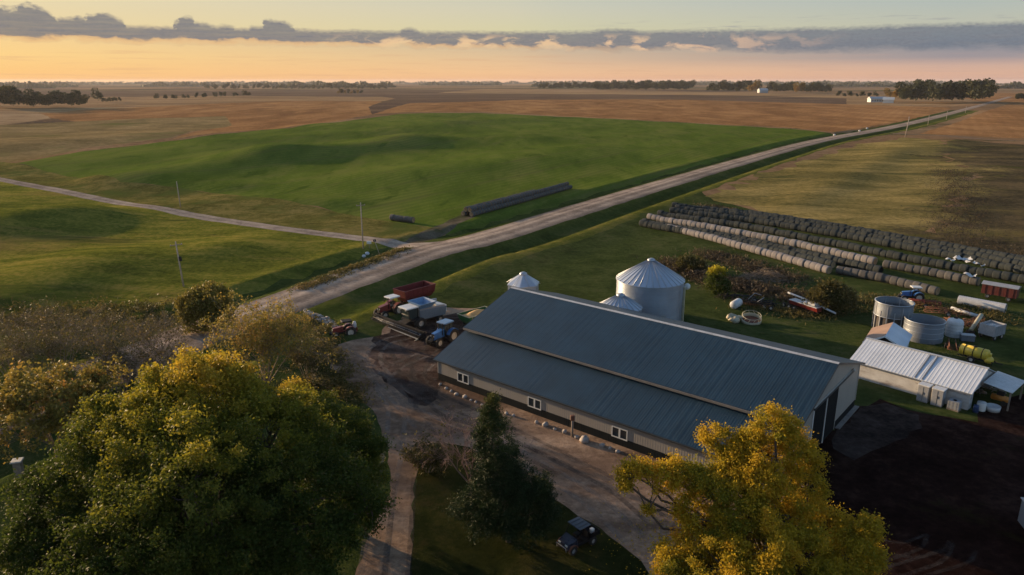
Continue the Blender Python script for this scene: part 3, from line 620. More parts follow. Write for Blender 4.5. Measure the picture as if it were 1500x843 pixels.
for nm, lab, cat, a, b, build in (
  ('white_drum','white drum standing at the open end of the long shed','drum', SL+1.0, 1.3, [('body', M_WHITE, lambda q: q.lathe([(.5,0),(.52,.4),(.5,.8),(.45,.95),(.001,.96)],18)), ('lid', M_LGREY, lambda q: q.lathe([(.48,.965),(.48,1.02),(.001,1.03)],18))]),
  ('grey_basin','shallow round grey stock basin behind the white drum','basin', SL+2.0, 2.2, [('tub', M_LGREY, lambda q: q.lathe([(.001,.05),(.7,.05),(.75,.62),(.8,.62),(.74,0),(.001,0)],20))]),
  ('blue_barrel','dark blue barrel beside the shed corner','barrel', SL+.8, .1, [('body', paint('dark blue', (.01,.04,.12),.2,2,.4), lambda q: q.lathe([(.001,0),(.3,0),(.32,.3),(.3,.6),(.29,.9),(.001,.91)],16))]),
  ('orange_machine','orange compressor on wheels under the open lean-to','compressor', SL+1.9, 5.0, [('tank', paint('orange paint', (.5,.2,.03),.2,2,.45), lambda q: (q.tube([(-.8,0,.75),(.8,0,.75)],.38,14), q.ball((-.8,0,.75),(.2,.38,.38)), q.ball((.8,0,.75),(.2,.38,.38)))), ('motor', M_DARK, lambda q: q.box(-.4,.4,-.3,.3,1.13,1.55,ch=.05)), ('wheel', M_TYRE, lambda q: (q.tube([(.5,-.5,.3),(.5,-.36,.3)],.3,14), q.tube([(.5,.36,.3),(.5,.5,.3)],.3,14)))])):
    c = thing(nm, lab, cat, on_shed(a,b), A_)
    for pn, pm, fn in build:
        q = MB(); fn(q); q.build(pn, pm, c)

# small gabled shed behind it
gx, gy = 52.3+.57*.9, 95.8+.82*.9; ga = math.radians(55)-PI/2
t = thing('small_shed', 'small white-trimmed gabled shed open to the front behind the long white shed', 'shed', (gx,gy,0), ga)
GW, GL, GE, GR = 4.9, 7.0, 2.0, 3.3
def gable_roof(t, W_, L_, e, r, m0, m1):
    ov = .3; s_ = (r-e)/(W_/2)
    for sg, m in ((-1,m0),(1,m1)):
        x0 = sg*(W_/2+ov); q = MB(); pts = [(x0,-.25,e-ov*s_),(0,-.25,r),(0,L_+.2,r),(x0,L_+.2,e-ov*s_)]
        if sg > 0: pts = pts[::-1]
        q.hexa(pts, [(a,b,c+.06) for a,b,c in pts]); q.build('roof', m, t)
M_BROWNSH = ribbed('sun-warmed roof sheet', (.26,.17,.12), 'Y', .35, .6, 0, .4, .15, (.12,.08,.06), .3)  # brown of the left slope has warm sunlight put into its colour
M_WSHY = ribbed('pale roof sheet', (.5,.55,.62), 'Y', .35, .4, .2, .4, .1, (.3,.3,.3), .15)
gable_roof(t, GW, GL, GE, GR, M_BROWNSH, M_WSHY)
q = MB()
for sg in (-1,1):
    s_ = (GR-GE)/(GW/2); pts = [(sg*(GW/2+.32),GE-.32*s_-.16),(0,GR-.16),(0,GR+.09),(sg*(GW/2+.32),GE-.32*s_+.09)]
    q.prism(pts, -.3, -.26, axis='Y')
q.build('bargeboard', M_WHITE, t)
q = MB(); q.box(-GW/2,-GW/2+.1,0,GL,-.1,GE-.03); q.box(GW/2-.1,GW/2,0,GL,-.1,GE-.03); q.build('side_wall', M_PEEL, t)
q = MB(); q.prism([(-GW/2+.11,-.1),(GW/2-.11,-.1),(GW/2-.11,GE-.06),(0,GR-.06),(-GW/2+.11,GE-.06)], GL-.1, GL, axis='Y'); q.build('back_wall', M_DARK, t)
q = MB(); q.box(-GW/2+.12,-GW/2+.24,.0,.12,-.1,GE-.1); q.box(GW/2-.24,GW/2-.12,.0,.12,-.1,GE-.1); q.build('door_post', M_WHITE, t)

# trailer standing at the right edge
p = at(1520,812)
t = thing('stock_trailer', 'pale trailer at the right edge of the dark yard with a framed window', 'trailer', (p.x+1.2,p.y+.6,0), 1.35)
MB().box(-3.2,3.2,-1.1,1.1,.55,2.75,ch=.08).build('body', M_SLATE, t); MB().box(-3.3,3.3,-1.18,1.18,2.76,2.86,ch=.02).build('roof', M_GREY, t)
for xx in (-2.2,.2):
    f = MB(); f.box(xx,xx+1.5,1.105,1.16,1.6,1.7); f.box(xx,xx+1.5,1.105,1.16,2.3,2.4); f.box(xx,xx+.1,1.105,1.16,1.7,2.3); f.box(xx+1.4,xx+1.5,1.105,1.16,1.7,2.3); w_ = f.build('window', M_WHITE, t)
    MB().box(xx+.1,xx+1.4,1.106,1.13,1.7,2.3).build('pane', M_GLASS, w_)
for xx in (-.6,.5):
    for yy in (-1.0,1.0): MB().tube([(xx,yy-.14,.42),(xx,yy+.14,.42)], .42, 18).build('wheel', M_TYRE, t)
MB().box(3.2,4.6,-.08,.08,.5,.62).build('hitch', M_DARK, t)
# ------------------------------------------------------------------ vehicles (local +X is forward)
RX90 = Matrix.Rotation(PI/2, 4, 'X')
def wheel(par, x, y, R, wd, rim=None, frac=.56, lugs=0):
    M = T(x, y, R) @ RX90; h = wd/2; q = MB()
    q.lathe([(R*frac,-h*.8),(R*.86,-h),(R*.97,-h*.85),(R,-h*.5),(R,h*.5),(R*.97,h*.85),(R*.86,h),(R*frac,h*.8)], 28, True, M)
    for i in range(lugs):
        a = 2*PI*i/lugs; q.box(R*.97,R*1.035,-.035,.035,-h*.8,0,M @ RZ(a)); q.box(R*.97,R*1.035,-.035,.035,0,h*.8,M @ RZ(a+PI/lugs))
    t_ = q.build('wheel', M_TYRE, par)
    q = MB(); q.lathe([(.001,-h*.45),(R*.2,-h*.5),(R*.3,-h*.3),(R*.5,-h*.35),(R*frac,-h*.78),(R*frac,h*.78),(R*.5,h*.35),(R*.3,h*.3),(R*.2,h*.5),(.001,h*.45)], 24, True, M)
    q.build('rim', rim or M_RIM, t_); return t_
def arc_fender(q, x, y0, y1, z, r, a0, a1, th=.05, n=9):
    pr = [(x+r*math.cos(a0+(a1-a0)*k/n), z+r*math.sin(a0+(a1-a0)*k/n)) for k in range(n+1)]
    pr += [(x+(r-th)*math.cos(a1+(a0-a1)*k/n), z+(r-th)*math.sin(a1+(a0-a1)*k/n)) for k in range(n+1)]
    q.prism(pr, y0, y1, axis='Y')
def tractor(label, loc, rz, body, roof, cab=True, sc=1.0, rim=None, group=None):
    t = thing('tractor', label, 'tractor', loc, rz, group); t.scale = (sc,)*3
    q = MB(); q.box(-1.0,2.3,-.28,.28,.62,1.08,ch=.04); q.box(-.75,-.3,-.8,.8,.75,1.1); q.box(1.85,2.2,-.75,.75,.5,.66); q.build('chassis', M_DARK, t)
    q = MB(); q.hexa([(.55,-.44,1.05),(2.45,-.36,.98),(2.45,.36,.98),(.55,.44,1.05)],[(.55,-.38,1.98),(2.25,-.30,1.78),(2.25,.30,1.78),(.55,.38,1.98)]); hd = q.build('hood', body, t)
    MB().hexa([(2.46,-.3,1.02),(2.5,-.3,1.02),(2.5,.3,1.02),(2.46,.3,1.02)],[(2.29,-.25,1.72),(2.33,-.25,1.72),(2.33,.25,1.72),(2.29,.25,1.72)]).build('grille', M_BLACK, hd)
    for s_ in (-1,1): MB().box(2.37,2.43,s_*.26-.07,s_*.26+.07,1.4,1.5).build('headlight', M_HEADL, t)
    MB().box(2.5,2.95,-.35,.35,.62,1.0,ch=.04).build('front_weight', M_BLACK, t)
    for s_ in (-1,1):
        q = MB(); arc_fender(q, -.55, s_*.62 if s_ > 0 else -1.2, 1.2 if s_ > 0 else -.62, .95, 1.05, .35, 2.5); q.build('fender', body, t)
    wy = .95
    for s_ in (-1,1): wheel(t, -.55, s_*wy, .95, .55, rim, .55, 16); wheel(t, 2.0, s_*.86, .62, .40, rim, .56, 12)
    if cab:
        MB().hexa([(-.85,-.72,1.15),(.5,-.66,1.15),(.5,.66,1.15),(-.85,.72,1.15)],[(-.8,-.7,2.68),(.55,-.64,2.68),(.55,.64,2.68),(-.8,.7,2.68)]).build('cab_glass', M_CABGL, t)
        q = MB()
        for a, b in (((-.86,-.73),(-.81,-.71)),((-.86,.73),(-.81,.71)),((.51,-.67),(.56,-.65)),((.51,.67),(.56,.65)),((-.15,-.71),(-.15,-.69)),((-.15,.71),(-.15,.69))): q.tube([(*a,1.1),(*b,2.7)], .045, 6)
        q.box(-.9,.54,-.76,.76,1.02,1.16); q.build('cab_frame', M_BLACK if body is not M_RED else M_RED, t)
    else:
        q = MB()
        for x_, y_ in ((-.8,-.6),(-.8,.6),(.35,-.6),(.35,.6)): q.tube([(x_,y_,1.05),(x_*.95,y_*.95,2.7)], .04, 6)
        q.build('cab_frame', M_DARK, t)
        q = MB(); q.box(-.55,-.1,-.28,.28,1.2,1.35,ch=.03); q.box(-.62,-.5,-.28,.28,1.3,1.8,ch=.03); q.build('seat', M_BLACK, t)
        q = MB(); q.tube([(.55,0,1.5),(.25,0,1.78)], .03, 6); q.build('steering_column', M_BLACK, t)
    MB().box(-1.05,.8,-.8,.8,2.7,2.92,ch=.08).build('cab_roof', roof, t)
    MB().tube([(.95,.46,1.3),(.95,.46,2.75),(.9,.46,2.9)], .05, 8).build('exhaust', M_DARK, t)
    for s_ in (-1,1): MB().box(.55,.6,s_*.98-.13,s_*.98+.13,2.0,2.35).build('mirror', M_BLACK, t)
    return t
p1_, p2_ = Vector((*G(667.5,500),0)), Vector((*G(639.5,511.5),0)); d_ = (p2_-p1_).normalized(); rz_ = math.atan2(d_.y, d_.x); nl = Vector((-d_.y,d_.x,0))
c_ = p1_-nl*1.1+d_*.7 if False else (p1_+p2_)/2-nl*1.05-d_*.9
if c_.length > 0:
    # nearer side of the tractor is its left, so its centre lies one half-track further to the right
    c_ = (p1_+p2_)/2+Vector((-nl.x,-nl.y,0))*1.05-d_*.9
tractor('blue cab tractor parked at the barn corner with pale wheel rims', (c_.x,c_.y,0), rz_, M_BLUE, M_LBLUE, True, 1.13)
HD = math.radians(-135)
tractor('red open tractor with white canopy parked left of the combine', (-20.2,116.0,0), HD+.05, M_RED, M_WHITE, False, 1.15)
ts = tractor('small old red tractor with dark canopy and white tank on the grass edge', (-25.6,105.6,0), math.radians(205), M_RED, M_BLACK, False, .88)
q = MB(); q.lathe([(.12,1.0),(.34,1.3),(.36,1.8),(.22,2.3),(.001,2.35)], 16, M=T(-1.5,0,.2)); q.build('tank', M_TARP, ts)
q = MB(); q.box(-1.85,-1.0,-.5,.5,.75,.85); q.box(-1.9,-1.8,-.5,.5,.85,1.5); q.build('rear_rack', M_RED, ts)

# combine harvester
hc = Vector((-18.0,108.2,0)); hd_ = Vector((math.cos(HD),math.sin(HD),0)); K = 1.03
t = thing('combine_harvester', 'grey and white combine harvester with wide black cutting header', 'combine harvester', tuple(hc-hd_*4.5*K), HD); t.scale = (K,K*1.08,K*.92)
q = MB(); q.box(-3.5,1.7,-1.05,1.05,.9,1.9); q.box(1.2,1.9,-1.3,1.3,.8,1.2); q.box(-2.9,-2.3,-1.2,1.2,.5,.9); q.build('chassis', M_DARK, t)
for s_ in (-1,1):
    y0, y1 = (1.3,1.5) if s_ > 0 else (-1.5,-1.3)
    MB().hexa([(-3.6,y0,1.25),(1.4,y0,1.45),(1.4,y1,1.45),(-3.6,y1,1.25)],[(-3.9,y0,2.7),(1.4,y0,3.05),(1.4,y1,3.05),(-3.9,y1,2.7)]).build('side_panel', paint('grey blue panel', (.13,.17,.21), .12, 1, .35, dirtamt=.25), t)
MB().hexa([(-3.9,-1.29,1.9),(1.3,-1.29,1.9),(1.3,1.29,1.9),(-3.9,1.29,1.9)],[(-3.7,-1.25,2.95),(1.3,-1.25,3.15),(1.3,1.25,3.15),(-3.7,1.25,2.95)]).build('body', paint('cream grey panel', (.30,.27,.25), .12, 1, .4, dirtamt=.3), t)
MB().hexa([(-4.3,-1.1,1.5),(-2.1,-1.1,3.0),(-2.1,1.1,3.0),(-4.3,1.1,1.5)],[(-4.25,-1.05,2.75),(-2.1,-1.0,3.4),(-2.1,1.0,3.4),(-4.25,1.05,2.75)]).build('rear_hood', M_WHITE, t)
q = MB()        # flared open grain tank
bo = [(-1.3,-1.05,3.1),(1.0,-1.05,3.1),(1.0,1.05,3.1),(-1.3,1.05,3.1)]; tp = [(-1.9,-1.6,4.05),(1.35,-1.6,4.05),(1.35,1.6,4.05),(-1.9,1.6,4.05)]
ins = [(a*.95-.01,b*.95,c) for a,b,c in tp]; inb = [(a*.93,b*.93,c+.1) for a,b,c in bo]
q.add(bo+tp+ins+inb, [(0,1,5,4),(1,2,6,5),(2,3,7,6),(3,0,4,7),(4,5,9,8),(5,6,10,9),(6,7,11,10),(7,4,8,11),(8,9,13,12),(9,10,14,13),(10,11,15,14),(11,8,12,15),(12,13,14,15)]); q.build('grain_tank', M_LBLUE, t)
MB().hexa([(1.45,-.95,1.75),(3.0,-.85,1.75),(3.0,.85,1.75),(1.45,.95,1.75)],[(1.45,-1.0,3.45),(3.25,-.95,3.45),(3.25,.95,3.45),(1.45,1.0,3.45)]).build('cab_glass', M_CABGL, t)
q = MB()
for a, b in (((1.45,-.97),(1.45,-1.02)),((1.45,.97),(1.45,1.02)),((3.0,-.87),(3.25,-.97)),((3.0,.87),(3.25,.97))): q.tube([(*a,1.7),(*b,3.47)], .05, 6)
q.build('cab_frame', M_BLACK, t)
MB().box(1.2,3.55,-1.12,1.12,3.47,3.72,ch=.09).build('cab_roof', M_WHITE, t)
q = MB(); q.box(1.5,2.9,1.0,1.6,1.62,1.7)
for k in range(5): q.box(2.5,2.9,1.55+k*.1,1.65+k*.1,1.45-k*.25,1.5-k*.25)
q.build('ladder', M_DARK, t)
q = MB(); q.tube([(.9,-1.62,3.3),(-.3,-1.72,3.25),(-4.6,-1.75,2.9)], .2, 12); q.tube([(.9,-1.2,2.6),(.9,-1.62,3.3)], .22, 12); q.build('unloading_auger', M_GREY, t)
MB().hexa([(1.9,-.75,1.0),(3.9,-.75,.45),(3.9,.75,.45),(1.9,.75,1.0)],[(1.9,-.75,1.7),(3.9,-.75,1.05),(3.9,.75,1.05),(1.9,.75,1.7)]).build('feeder_house', M_DARK, t)
for s_ in (-1,1): wheel(t, 1.5, s_*1.55, .95, .75, None, .5, 18); wheel(t, -2.6, s_*1.35, .62, .45, None, .52, 14)
hdm = MB(); hw = 5.45
hdm.box(3.9,4.05,-hw,hw,.35,1.25); hdm.box(4.05,5.1,-hw,hw,.26,.36); hdm.hexa([(3.95,-hw-.12,.2),(5.5,-hw-.12,.2),(5.5,-hw,.2),(3.95,-hw,.2)],[(3.95,-hw-.12,1.3),(5.2,-hw-.12,.7),(5.2,-hw,.7),(3.95,-hw,1.3)]); hdm.hexa([(3.95,hw,.2),(5.5,hw,.2),(5.5,hw+.12,.2),(3.95,hw+.12,.2)],[(3.95,hw,1.3),(5.2,hw,.7),(5.2,hw+.12,.7),(3.95,hw+.12,1.3)])
hdr = hdm.build('header', M_BLACK, t)
q = MB(); q.tube([(5.0,-hw+.1,1.05),(5.0,hw-.1,1.05)], .09, 8)
for k in range(6):
    a = 2*PI*k/6; cx_, cz_ = 5.0+.55*math.cos(a), 1.05+.55*math.sin(a); q.box(cx_-.04,cx_+.04,-hw+.1,hw-.1,cz_-.04,cz_+.04)
    for j in range(5):
        yy = -hw+.15+j*(2*hw-.3)/4; q.tube([(5.0,yy,1.05),(cx_,yy,cz_)], .03, 5)
    for j in range(34):
        yy = -hw+.25+j*(2*hw-.5)/33; q.tube([(cx_,yy,cz_),(cx_+.05,yy,cz_-.24)], .012, 4)
q.build('reel', M_DARK, hdr)
q = MB(); q.tube([(4.5,-hw+.1,.68),(4.5,hw-.1,.68)], .22, 14); q.build('auger_drum', M_GREY, hdr)
q = MB(); q.box(5.1,5.22,-hw,hw,.22,.34); q.build('cutter_bar', M_LGREY, hdr)
for s_ in (-1,1):
    MB().tube([(5.3,s_*(hw+.06),.35),(5.95,s_*(hw+.06),.25)], [.12,.03], 8).build('divider_tip', M_CREAM, hdr)
for s_ in (-1,1): MB().box(3.3,3.5,s_*.6-.1,s_*.6+.1,3.3,3.46).build('headlight', M_HEADL, t)

def wagon(name, label, loc, rz, body, Lh, Wh, z0, z1, flare, heap=None, rim_m=None, sc=1):
    t = thing(name, label, 'grain wagon', loc, rz); t.scale = (sc,)*3
    bo = [(-Lh*.42,-Wh*.32,z0),(Lh*.42,-Wh*.32,z0),(Lh*.42,Wh*.32,z0),(-Lh*.42,Wh*.32,z0)]; zm = z0+(z1-z0)*.38
    md = [(-Lh/2,-Wh/2,zm),(Lh/2,-Wh/2,zm),(Lh/2,Wh/2,zm),(-Lh/2,Wh/2,zm)]; tp = [(a*flare,b*flare,z1) for a,b,_ in md]
    tpi = [(a*.965,b*.95,z1) for a,b,_ in tp]; mdi = [(a*.965,b*.95,zm) for a,b,_ in md]; boi = [(a*.95,b*.93,z0+.06) for a,b,_ in bo]
    fs = [(3,2,1,0)]
    for lv in range(5):
        for k in range(4): fs.append((lv*4+k, lv*4+(k+1)%4, lv*4+4+(k+1)%4, lv*4+4+k))
    fs.append((20,21,22,23))
    q = MB(); q.add(bo+md+tp+tpi+mdi+boi, fs); hp = q.build('hopper', body, t)
    q = MB()
    for k in range(6):
        xx = -Lh/2+Lh*(k+.5)/6
        for s_ in (-1,1): q.hexa([(xx-.04,s_*(Wh/2),zm),(xx+.04,s_*(Wh/2),zm),(xx+.04,s_*(Wh/2+.06),zm),(xx-.04,s_*(Wh/2+.06),zm)],[(xx-.04,s_*Wh/2*flare,z1),(xx+.04,s_*Wh/2*flare,z1),(xx+.04,s_*(Wh/2*flare+.06),z1),(xx-.04,s_*(Wh/2*flare+.06),z1)])
    q.build('side_rib', rim_m or body, hp)
    q = MB(); a, b = Lh/2*flare, Wh/2*flare
    for x0,x1,y0,y1 in ((-a-.05,a+.05,-b-.05,-b+.03),(-a-.05,a+.05,b-.03,b+.05),(-a-.05,-a+.03,-b+.03,b-.03),(a-.03,a+.05,-b+.03,b-.03)): q.box(x0,x1,y0,y1,z1-.04,z1+.06)
    q.build('rim', rim_m or body, hp)
    q = MB(); q.box(-Lh*.4,Lh*.4,-.5,-.4,.65,z0); q.box(-Lh*.4,Lh*.4,.4,.5,.65,z0); q.box(-.1,.1,-Wh*.45,Wh*.45,.55,.7); q.tube([(Lh*.38,-.3,.7),(Lh*.5+1.6,0,.6)], .06, 6); q.tube([(Lh*.38,.3,.7),(Lh*.5+1.6,0,.6)], .06, 6); q.build('frame', M_DARK, t)
    for xx in (-Lh*.24,Lh*.24):
        for s_ in (-1,1): wheel(t, xx, s_*Wh*.46, .58, .42)
    if heap:
        n, k = 14, 9; q = MB(); vs = []; fs = []
        for i in range(n+1):
            for j in range(k+1):
                xx = -1+2*i/n; yy = -1+2*j/k; hhh = (1-abs(xx)**1.5)*(1-abs(yy)**1.5)
                vs.append((xx*Lh/2*.94, yy*Wh/2*.93, z1-.32+.75*hhh+R0.uniform(-.025,.025)))
        for i in range(n):
            for j in range(k): fs.append((i*(k+1)+j, (i+1)*(k+1)+j, (i+1)*(k+1)+j+1, i*(k+1)+j+1))
        q.add(vs, fs, True); q.build('grain_heap', M_GRAIN, t)
    return t
wagon('grain_cart', 'dark red grain cart with flared hopper standing behind the combine', (-17.0,121.4,hh(-17.0,121.4)), math.radians(228), M_MAROON, 6.6, 3.0, .9, 3.0, 1.06)
wagon('grain_wagon', 'green grain wagon heaped with grain beside the blue tractor', (-5.6,110.4,0), math.radians(222), M_GREEN, 5.2, 2.7, .9, 2.35, 1.1, True, M_CREAM)
MB_h = None

# black side-by-side utility vehicle
pf, pr = Vector((*G(822,812),0)), Vector((*G(868,788),0)); d_ = (pf-pr).normalized(); c_ = (pf+pr)/2
t = thing('utility_vehicle', 'black side-by-side utility vehicle with roof and cargo bed on the lawn', 'utility vehicle', tuple(c_), math.atan2(d_.y,d_.x)); t.scale = (1.15,)*3
MB().box(-1.4,1.4,-.55,.55,.35,.6,ch=.04).build('chassis', M_BLACK, t)
MB().hexa([(.55,-.66,.6),(1.5,-.55,.55),(1.5,.55,.55),(.55,.66,.6)],[(.55,-.64,1.08),(1.4,-.5,.88),(1.4,.5,.88),(.55,.64,1.08)]).build('hood', paint('dark blue body', (.02,.025,.045), .2, 2, .3), t)
q = MB(); q.tube([(1.55,-.5,.4),(1.62,-.5,.75),(1.62,.5,.75),(1.55,.5,.4)], .035, 6); q.build('bumper', M_GREY, t)
for s_ in (-1,1): MB().box(1.36,1.47,s_*.36-.12,s_*.36+.12,.74,.86).build('headlight', M_HEADL, t)
q = MB()
for s_ in (-1,1): q.tube([(.6,s_*.64,1.0),(.25,s_*.6,1.78),(-.55,s_*.6,1.8),(-.72,s_*.64,.75)], .035, 6)
q.build('roll_cage', M_BLACK, t)
MB().box(-.72,.42,-.68,.68,1.8,1.87,ch=.025).box(-.6,.3,-.42,-.36,1.865,1.9).box(-.6,.3,.36,.42,1.865,1.9).box(-.6,.3,-.03,.03,1.865,1.9).build('roof', paint('dark roof panel', (.05,.055,.068), .2, 2, .45), t)
for s_ in (-1,1): MB().box(-.5,-.05,s_*.32-.26,s_*.32+.26,.62,.8,ch=.04).box(-.62,-.48,s_*.32-.26,s_*.32+.26,.75,1.3,ch=.04).build('seat', M_BLACK, t)
MB().tube([(.5,.32,1.0),(.3,.32,1.1)], [.03,.03], 6).lathe([(.15,0),(.18,.015),(.15,.03)], 14, M=T(.28,.32,1.1)).build('steering_wheel', M_BLACK, t)
q = MB(); q.box(-1.62,-.72,-.7,.7,.7,.75)
for a in ((-1.62,-.72,-.7,-.65),(-1.62,-.72,.65,.7),(-1.62,-1.57,-.65,.65),(-.77,-.72,-.65,.65)): q.box(*a,.75,1.08)
q.build('cargo_bed', M_BLACK, t); MB().box(-1.3,-.95,.2,.5,.76,1.2,ch=.05).build('jug', M_WHITE, t)
for s_ in (-1,1):
    q = MB(); arc_fender(q, .98, .42 if s_ > 0 else -.72, .72 if s_ > 0 else -.42, .36, .45, .3, 2.9); q.build('fender', M_RUST, t)
for xx in (.98,-1.0):
    for s_ in (-1,1): wheel(t, xx, s_*.6, .34, .26, M_GREY, .5)

# ------------------------------------------------------------------ poles, posts, stones
def util_pole(label, ub, vb, vt, arm=True, can=False, lean=0, r=.16, ut=None, group='utility poles along the roads'):
    b = at(ub, vb); top = PT(ub if ut is None else ut, vt, b.y).z-b.z
    t = thing('utility_pole', label, 'utility pole', (b.x,b.y,b.z), 0, group); t.rotation_euler = (0, lean, 0)
    MB().tube([(0,0,-.6),(0,0,top)], [r,r*.7], 10).build('post', M_POLE, t)
    if arm:
        MB().box(-1.1,1.1,-.06,.06,top-.75,top-.6,RZ(.6)).build('crossarm', M_WOOD, t)
        for k in (-.95,.0,.95): MB().lathe([(.05,top-.6),(.06,top-.5),(.03,top-.42),(.001,top-.41)], 8, M=RZ(.6) @ T(k,0,0)).build('insulator', M_GREY, t)
    if can: MB().lathe([(.001,top*.62-.45),(.24,top*.62-.44),(.24,top*.62+.4),(.001,top*.62+.45)], 12, M=T(.38,-.1,0)).build('transformer', M_DARK, t)
util_pole('utility pole with dark transformer standing in the meadow left of the yellow bush', 269, 420, 354, True, True, -.05)
util_pole('bare utility pole beside the gravel side track at the left', 264.5, 304, 266, False, False, -.03)
util_pole('tall brown utility pole near the road junction', 532, 364, 297, True)
util_pole('leaning pale utility pole where the right-hand field track leaves the road', 1326, 201, 171, True, False, .06, .3)
for (a, b, c, lab) in ((1359,184,169,'pale utility pole right of the road beyond the field track, second from near'),(1386,176,163,'utility pole right of the road beyond the field track, third from near'),(1414,166,156,'small far utility pole near the tree grove, fourth from near')):
    util_pole(lab, a, b, c, True, False, 0, .26)
b = at(557,376); t = thing('road_sign', 'leaning thin post with small dark sign at the road junction', 'road sign', tuple(b)); t.rotation_euler = (0,-.28,.3)
MB().tube([(0,0,-.3),(0,0,4.2)], .06, 6).build('post', M_POLE, t); MB().box(-.3,.3,-.02,.02,3.6,4.2).build('sign_plate', M_DARK, t)
b = at(541,364); t = thing('mailbox', 'small white box on a short post beside the brown utility pole', 'mailbox', tuple(b))
MB().box(-.06,.06,-.06,.06,-.2,1.1).build('post', M_WOOD, t); MB().prism([(-.28,1.1),(.28,1.1),(.28,1.5),(.18,1.72),(-.18,1.72),(-.28,1.5)],-.5,.5).build('box', M_WHITE, t)
def stone(label, p, r, group, seed, m=None, name='boulder'):
    q = MB(); q.ball((0,0,r*.35), (r,r*.85,r*.75), 10, 6, None, .16, random.Random(seed)); o = q.build(name, m or M_STONE)
    o.location = p; o.rotation_euler = (0,0,seed*1.7); return tag(o, label, 'boulder', group)
for k, (u, v, lab) in enumerate(((538,373,'pale stone in the ditch grass below the junction mailbox, right one'),(533,377,'pale stone in the ditch grass below the junction mailbox, left one'))):
    stone(lab, tuple(at(u,v)), .55, 'pale stones by the junction', k, M_TARP)
for k, (u, v, lab) in enumerate(((1222,199,'small white wrapped bale on the green field edge by the road'),(1259,193,'small white wrapped bale left of the road, middle of three'),(1270,189.5,'small white wrapped bale left of the road, farthest of three'))):
    q = MB(); q.tube([(-.7,0,.6),(.7,0,.6)], .6, 14); o = q.build('wrapped_bale', M_TARP); o.location = tuple(at(u,v)); o.rotation_euler = (0,0,.5+k); tag(o, lab, 'wrapped bale', 'white wrapped bales by the road')
bs = [(648,548,.55),(645,562,.4),(654,568,.42),(661,572,.38),(669,577,.5),(681,581,.6),(690,585,.3),(697,588,.34),(706,592,.3),(742,605,.45),(752,608,.4),(786,618,.45),(799,622,.7),(813,628,.4),(827,632,.55),(845,640,.5),(856,645,1.0),(882,652,.55),(894,656,.4),(905,661,.45)]
for k, (u, v, r) in enumerate(bs):
    lab = ('largest pale boulder at the barn wall just right of the short post' if k == 16 else 'boulder at the left barn corner against the gable' if k == 0 else 'small fieldstone in the row along the long barn wall')
    stone(lab, (*G(u,v+2),0), r*.62, None if k in (0,16) else 'stones along the barn wall', 20+k)
b = at(838,640); t = thing('short_post', 'short wooden post with dark box standing before the barn wall', 'post', (b.x,b.y,0))
MB().tube([(0,0,-.3),(0,0,2.3)], .13, 8).build('post', M_WOOD, t); MB().box(-.22,.22,-.2,.2,2.0,2.6,ch=.03).build('box', M_RUST, t)
b = at(30,700); zt = PT(27,674,b.y).z
t = thing('stone_pillar', 'square weathered pillar with pale flat cap behind the big green tree', 'pillar', (b.x,b.y,b.z), .3)
MB().box(-.35,.35,-.35,.35,-.3,zt-b.z-.15,ch=.03).build('shaft', M_WOOD, t); MB().box(-.48,.48,-.48,.48,zt-b.z-.148,zt-b.z,ch=.03).build('cap', M_LGREY, t)
rp = random.Random(5); q = MB()
for k in range(90):
    u = rp.uniform(446,492); v = 458+(u-446)*.42+rp.uniform(-5,5); p = at(u,v); r = rp.uniform(.15,.45)
    q.ball((p.x,p.y,p.z+r*.3), (r,r*.9,r*.6), 7, 4, None, .2, rp)
o = q.build('rubble', M_STONE); tag(o, 'heap of broken pale stone along the road edge at the yard entrance', 'rubble', None, 'stuff')

# ------------------------------------------------------------------ hay bales
def balemat(name, c, net):
    m, nt = newmat(name); v = coords(nt); sp = coords(nt, (9,1,1)); oi = N(nt, 'ShaderNodeObjectInfo')
    n1 = noise(nt, sp, 1.3, 6, .7); n2 = noise(nt, v, 1.2, 5)
    a = mix(nt, ramp(nt, n1, [(.35,0),(.68,1)]), tuple(x*.6 for x in c), tuple(x*1.25 for x in c))
    a = mix(nt, math_(nt, 'MULTIPLY', ramp(nt, n2, [(.45,0),(.7,1)]), .5), a, net)
    a = mix(nt, math_(nt, 'MULTIPLY', oi.outputs['Random'], .45), a, tuple(x*.55 for x in c))
    finish(nt, a, .9, 0, n1, .6, .1, .1); return m
M_BALE = balemat('weathered hay', (.26,.24,.235), (.18,.165,.16)); M_BALED = balemat('old dark hay', (.055,.062,.06), (.032,.040,.037)); M_BALEB = balemat('grey hay', (.12,.115,.11), (.075,.075,.072))
M_BALEEND = balemat('hay bale end', (.34,.22,.12), (.22,.15,.09))
def bale_proto(m, Rb, Lb, seed):
    rr = random.Random(seed); q = MB(); n = 16; prof = [(-.5,.86),(-.47,.97),(-.3,1.0),(-.1,.985),(.12,1.01),(.3,1.0),(.47,.96),(.5,.86)]; rs = []
    sag = [1+rr.uniform(-.035,.035) for _ in range(n)]
    for t_, f in prof: rs.append([(t_*Lb, f*Rb*sag[i]*math.cos(2*PI*i/n), Rb*.96+f*Rb*sag[i]*math.sin(2*PI*i/n)*(1 if math.sin(2*PI*i/n) > 0 else .96)) for i in range(n)])
    q.rings(rs, True, False); b = len(q.v)-n*len(rs)
    q.cur = 1; q.f += [tuple(b+i for i in range(n))[::-1], tuple(b+(len(rs)-1)*n+i for i in range(n))]; q.sm += [False]*2; q.mi += [1]*2
    o = q.build('hay_bale', [m, M_BALEEND]); COL.objects.unlink(o); return o
PROT = {k: [bale_proto(m, .86, 1.55, 31+s) for s in range(4)] for k, m in (('light',M_BALE),('dark',M_BALED),('grey',M_BALEB))}
